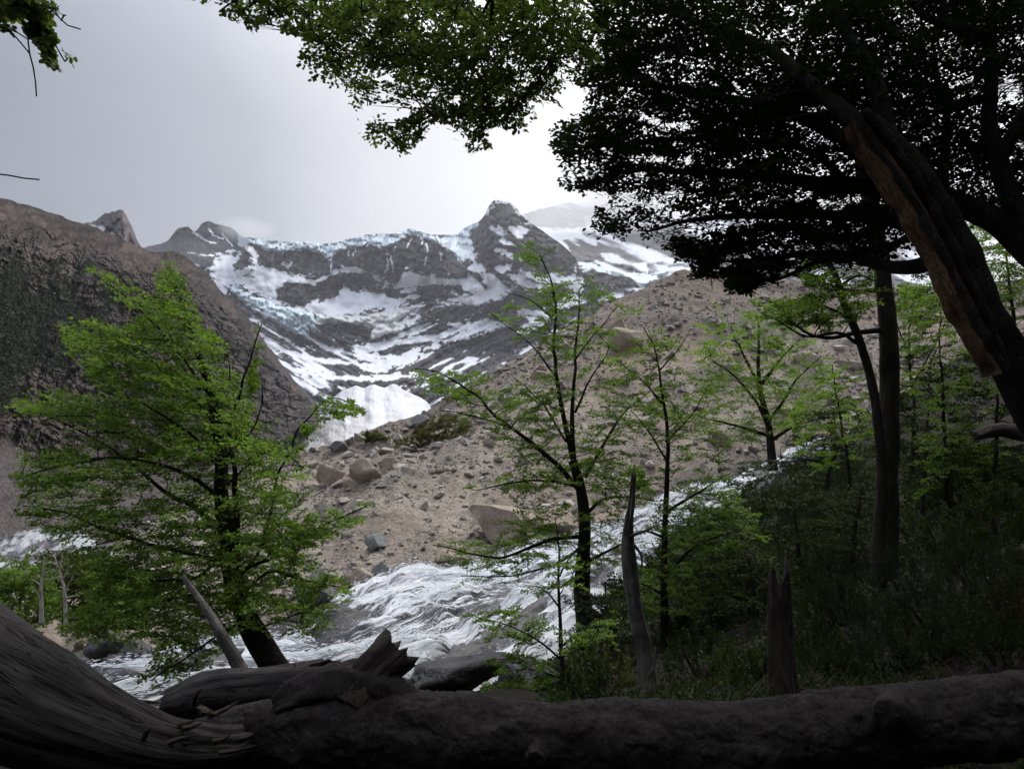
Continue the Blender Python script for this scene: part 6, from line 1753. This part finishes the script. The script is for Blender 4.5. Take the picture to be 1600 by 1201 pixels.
# ------------------------------------------------------------------ shrubs and undergrowth
def shrub(base, w_, h_, n, leaf, ls, label, seed, group=None, name='shrub', L=(.22, .42), tint=(0, 1)):
    t_ = Tree(name, label, base, cat='shrub', group=group, seed=seed, leaf=leaf, leaf_size=ls)
    rr = t_.r
    for i in range(5):
        a_ = rr.uniform(0, 6.28)
        t_.limb([base - (0, 0, .1), base + (.25 * w_ * math.cos(a_), .25 * w_ * math.sin(a_), h_ * .4), base + (.42 * w_ * math.cos(a_), .42 * w_ * math.sin(a_), h_ * rr.uniform(.6, .85))], 0.018, 0.006, 'stem', 5, 0.02)
    for i in range(n):
        v_ = rr.normal(0, 1, 3); v_[2] = abs(v_[2]) * 1.1; v_ = unit(v_) * rr.uniform(.45, 1) ** .6
        p = base + v_ * (w_ * .5, w_ * .5, h_ * .85)
        d = unit(v_ * (1, 1, .6) + (0, 0, .9) + rr.normal(0, .3, 3))
        t_.connect(p, 0.003, .008)
        t_.spray_at(p, d, rr.uniform(*L), .5, roll=unit(rr.normal(0, 1, 3)))
    return t_.finish(None, tint=tint, templates=TUFTS, leaf_jit=.6)


SH = [((1470, 985), .9, .75, 70, m_leaf_s, .030, 'grey-green shrub directly above the log\'s big knot'), ((1375, 990), .8, .6, 60, m_leaf_s, .030, 'grey-green shrub at the foot of the twin trunks'), ((1545, 940), 1.0, .9, 80, m_leaf_s, .032, 'grey-green shrub near the right edge below the leafy thicket'),
      ((1310, 960), .9, .7, 60, m_leaf_s, .030, 'low dark shrub between stump and twin trunks'), ((1420, 920), .9, .8, 60, m_leaf_s, .03, 'shrub just right of the twin trunks\' foot'), ((1265, 1000), .6, .45, 46, m_leaf_d, .03, 'small dark shrub right against the stump'),
      ((1170, 1050), .6, .4, 46, m_leaf_b, .035, 'small leafy plant left of the stump'), ((1100, 1040), .9, .6, 60, m_leaf_d, .035, 'dark shrub between snag and stump'), ((950, 1060), .8, .5, 50, m_leaf_y, .032, 'brownish dry shrub left of the pale snag'), ((1560, 830), 1.6, 1.4, 130, m_leaf_b, .05, 'leafy green thicket bush at the right edge above the grey-green shrubs'),
      ((1470, 850), 1.3, 1.0, 90, m_leaf_b, .045, 'green bush below the slender beech right of the twin trunks'), ((930, 1085), .5, .3, 36, m_leaf_b, .035, 'low leafy plant at the sapling\'s foot'), ((1060, 1000), 1.0, .8, 70, m_leaf_d, .04, 'dark bush behind the snag'), ((1590, 990), .6, .5, 44, m_leaf_r, .03, 'rusty dry shrub at the right edge just above the log')]
SH += [((1380, 1035), .5, .35, 44, m_leaf_s, .028, 'low dark shrub touching the log left of its big knot'), ((1440, 1025), .55, .4, 44, m_leaf_d, .03, 'low dark shrub right behind the log\'s big knot'), ((1510, 1015), .6, .45, 50, m_leaf_s, .03, 'low grey-green shrub behind the log, near the right edge'),
       ((1300, 1040), .5, .35, 40, m_leaf_d, .028, 'low dark shrub behind the log just right of the stump'), ((1575, 1030), .55, .4, 44, m_leaf_d, .03, 'low dark shrub in the corner where the log leaves the frame'), ((1620, 960), .8, .6, 60, m_leaf_s, .03, 'grey-green shrub cut by the right frame edge')]
for i, ((x, y), w_, h_, n, lf, ls, lb) in enumerate(SH):
    shrub(ground_at(x, y + 25), w_, h_, n, lf, ls, lb, 200 + i, tint=(0, .8))
r = np.random.default_rng(77)
for i in range(52):
    x, y = r.uniform(1020, 1650), r.uniform(720, 1000)
    if y < 720 + max(0, (1250 - x)) * .5 + 20:
        y = 740 + max(0, (1250 - x)) * .5 + r.uniform(10, 190)
    b_ = ground_at(x, y)
    sc_ = np.clip(b_[1] / 16, .8, 2.6)
    shrub(b_, .9 * sc_, .7 * sc_, 54, m_leaf_d if i % 3 else m_leaf_s, .036 * sc_, 'dark shaded shrub in the thicket on the wooded right bank', 300 + i, 'shaded shrubs on the wooded bank', L=(.25 * sc_, .48 * sc_), tint=(0, .9))

# ground cover: low leaves and litter, uncountable
PPs, DDs, NNs, Sz = [], [], [], []
gxs, gys = r.uniform(-3, 26, 24000), 3 + 45 * r.random(24000) ** 1.6
gxs = np.concatenate([gxs, r.uniform(-1, 9, 9000)]); gys = np.concatenate([gys, r.uniform(4.4, 10, 9000)])
gp_ = np.stack([gxs, gys, GZ(gxs, gys)], -1)
qx_, qy_ = PIX(gp_)
m_ = (qx_ > 850) & (qx_ < 1680) & (qy_ > 700) & (fbm(gxs / 1.5, gys / 1.5, 3, 3) > -0.6)
gp_ = gp_[m_]
for q in gp_:
    nl = 7
    d = r.normal(0, 1, (nl, 3)); d[:, 2] = np.abs(d[:, 2]) * .8
    d = unit(d)
    k_ = np.clip(q[1] / 9, .8, 3)
    PPs.append(q + d * r.uniform(.02, .14, (nl, 1)) * k_); DDs.append(d); NNs.append(unit(r.normal(0, .5, (nl, 3)) + UP)); Sz.append(r.uniform(.03, .06, nl) * k_)
V, F, tn = leaf_mesh(np.vstack(PPs), np.vstack(DDs), np.vstack(NNs), np.concatenate(Sz), r.random(sum(map(len, Sz))))
link('undergrowth', new_mesh('undergrowth', V, F, True, {'tint': ('FLOAT', tn)}, m_leaf_d), label='low dark leaves covering the shaded wooded bank', kind='stuff')
# dry twigs and grass blades
gxs, gys = r.uniform(-2, 9, 2600), r.uniform(4.6, 12, 2600)
ga = np.stack([gxs, gys, GZ(gxs, gys) + .01], -1)
qx_, qy_ = PIX(ga)
kp = (qx_ > 880) & (qx_ < 1680)
ga = ga[kp]
d = r.normal(0, 1, ga.shape) * (1, 1, .35); d[:, 2] = np.abs(d[:, 2]) + np.where(r.random(len(ga)) < .5, .9, .05)
d = unit(d); ln = r.uniform(.08, .38, (len(ga), 1))
V, F = twig_prisms(ga, ga + d * ln, r.uniform(.002, .006, len(ga)), np.full(len(ga), .001))
k = NT('dry_twig')
m_dry = k.done(k.bsdf(k.mix(k.n('ShaderNodeTexNoise', Scale=3.0).outputs['Fac'], (0.10, 0.065, 0.045), (0.22, 0.17, 0.13)), .9))
link('litter', new_mesh('litter', V, F, False, None, m_dry), label='dry twigs and dead grass stalks on the dark woodland soil', kind='stuff')


# ------------------------------------------------------------------ the air
k = NT('haze_air')
pv = k.n('ShaderNodeVolumePrincipled', Color=(0.90, 0.92, 0.96, 1), Density=0.00005, Anisotropy=0.45)
k.t.links.new(pv.outputs[0], k.out.inputs['Volume'])
hb = np.array([(x, y, z) for x in (-6000, 6000) for y in (-500, 7600) for z in (-60, 2600)], float)
hf = np.array([(0, 1, 3, 2), (4, 6, 7, 5), (0, 4, 5, 1), (2, 3, 7, 6), (0, 2, 6, 4), (1, 5, 7, 3)])
link('haze', new_mesh('haze', hb, hf, False, None, k.m), kind='stuff', label='thin pale mountain air')

# low cloud sitting on the far ridge
k = NT('cloud_vapour')
c_ = k.coord(src='Generated')
sub = k.n('ShaderNodeVectorMath', _operation='SUBTRACT', i0=c_, i1=(0.5, 0.5, 0.5)).outputs[0]
ln_ = k.n('ShaderNodeVectorMath', _operation='LENGTH', i0=sub).outputs['Value']
fall = k.rng(ln_, 0.10, 0.46, 1.0, 0.0)
nz_ = k.noise(k.coord((1.4, 0.8, 0.8), src='Generated'), 2.6, 3, 0.6)
den = k.math('MULTIPLY', k.rng(k.math('ADD', fall, k.math('MULTIPLY', nz_, 0.8)), 0.62, 1.25), 0.0055)
pv = k.n('ShaderNodeVolumePrincipled', Color=(0.99, 0.99, 1.0, 1), Density=den, Anisotropy=0.55)
k.t.links.new(pv.outputs[0], k.out.inputs['Volume'])
for nm, (cx, cy, cY), sz_, lb in (('low_cloud', (950, 330, 4200), (1700, 900, 420), 'low white cloud veiling the ridge right of the rock tower'),
                                  ('low_cloud', (385, 358, 2700), (330, 300, 110), 'thin wisp of cloud on the left summits')):
    bm = bmesh.new()
    bmesh.ops.create_icosphere(bm, subdivisions=3, radius=0.5)
    me = bpy.data.meshes.new(nm); bm.to_mesh(me); bm.free(); me.materials.append(k.m)
    o = link(nm, me, None, P(cx, cy, cY), lb, kind='stuff'); o.scale = sz_
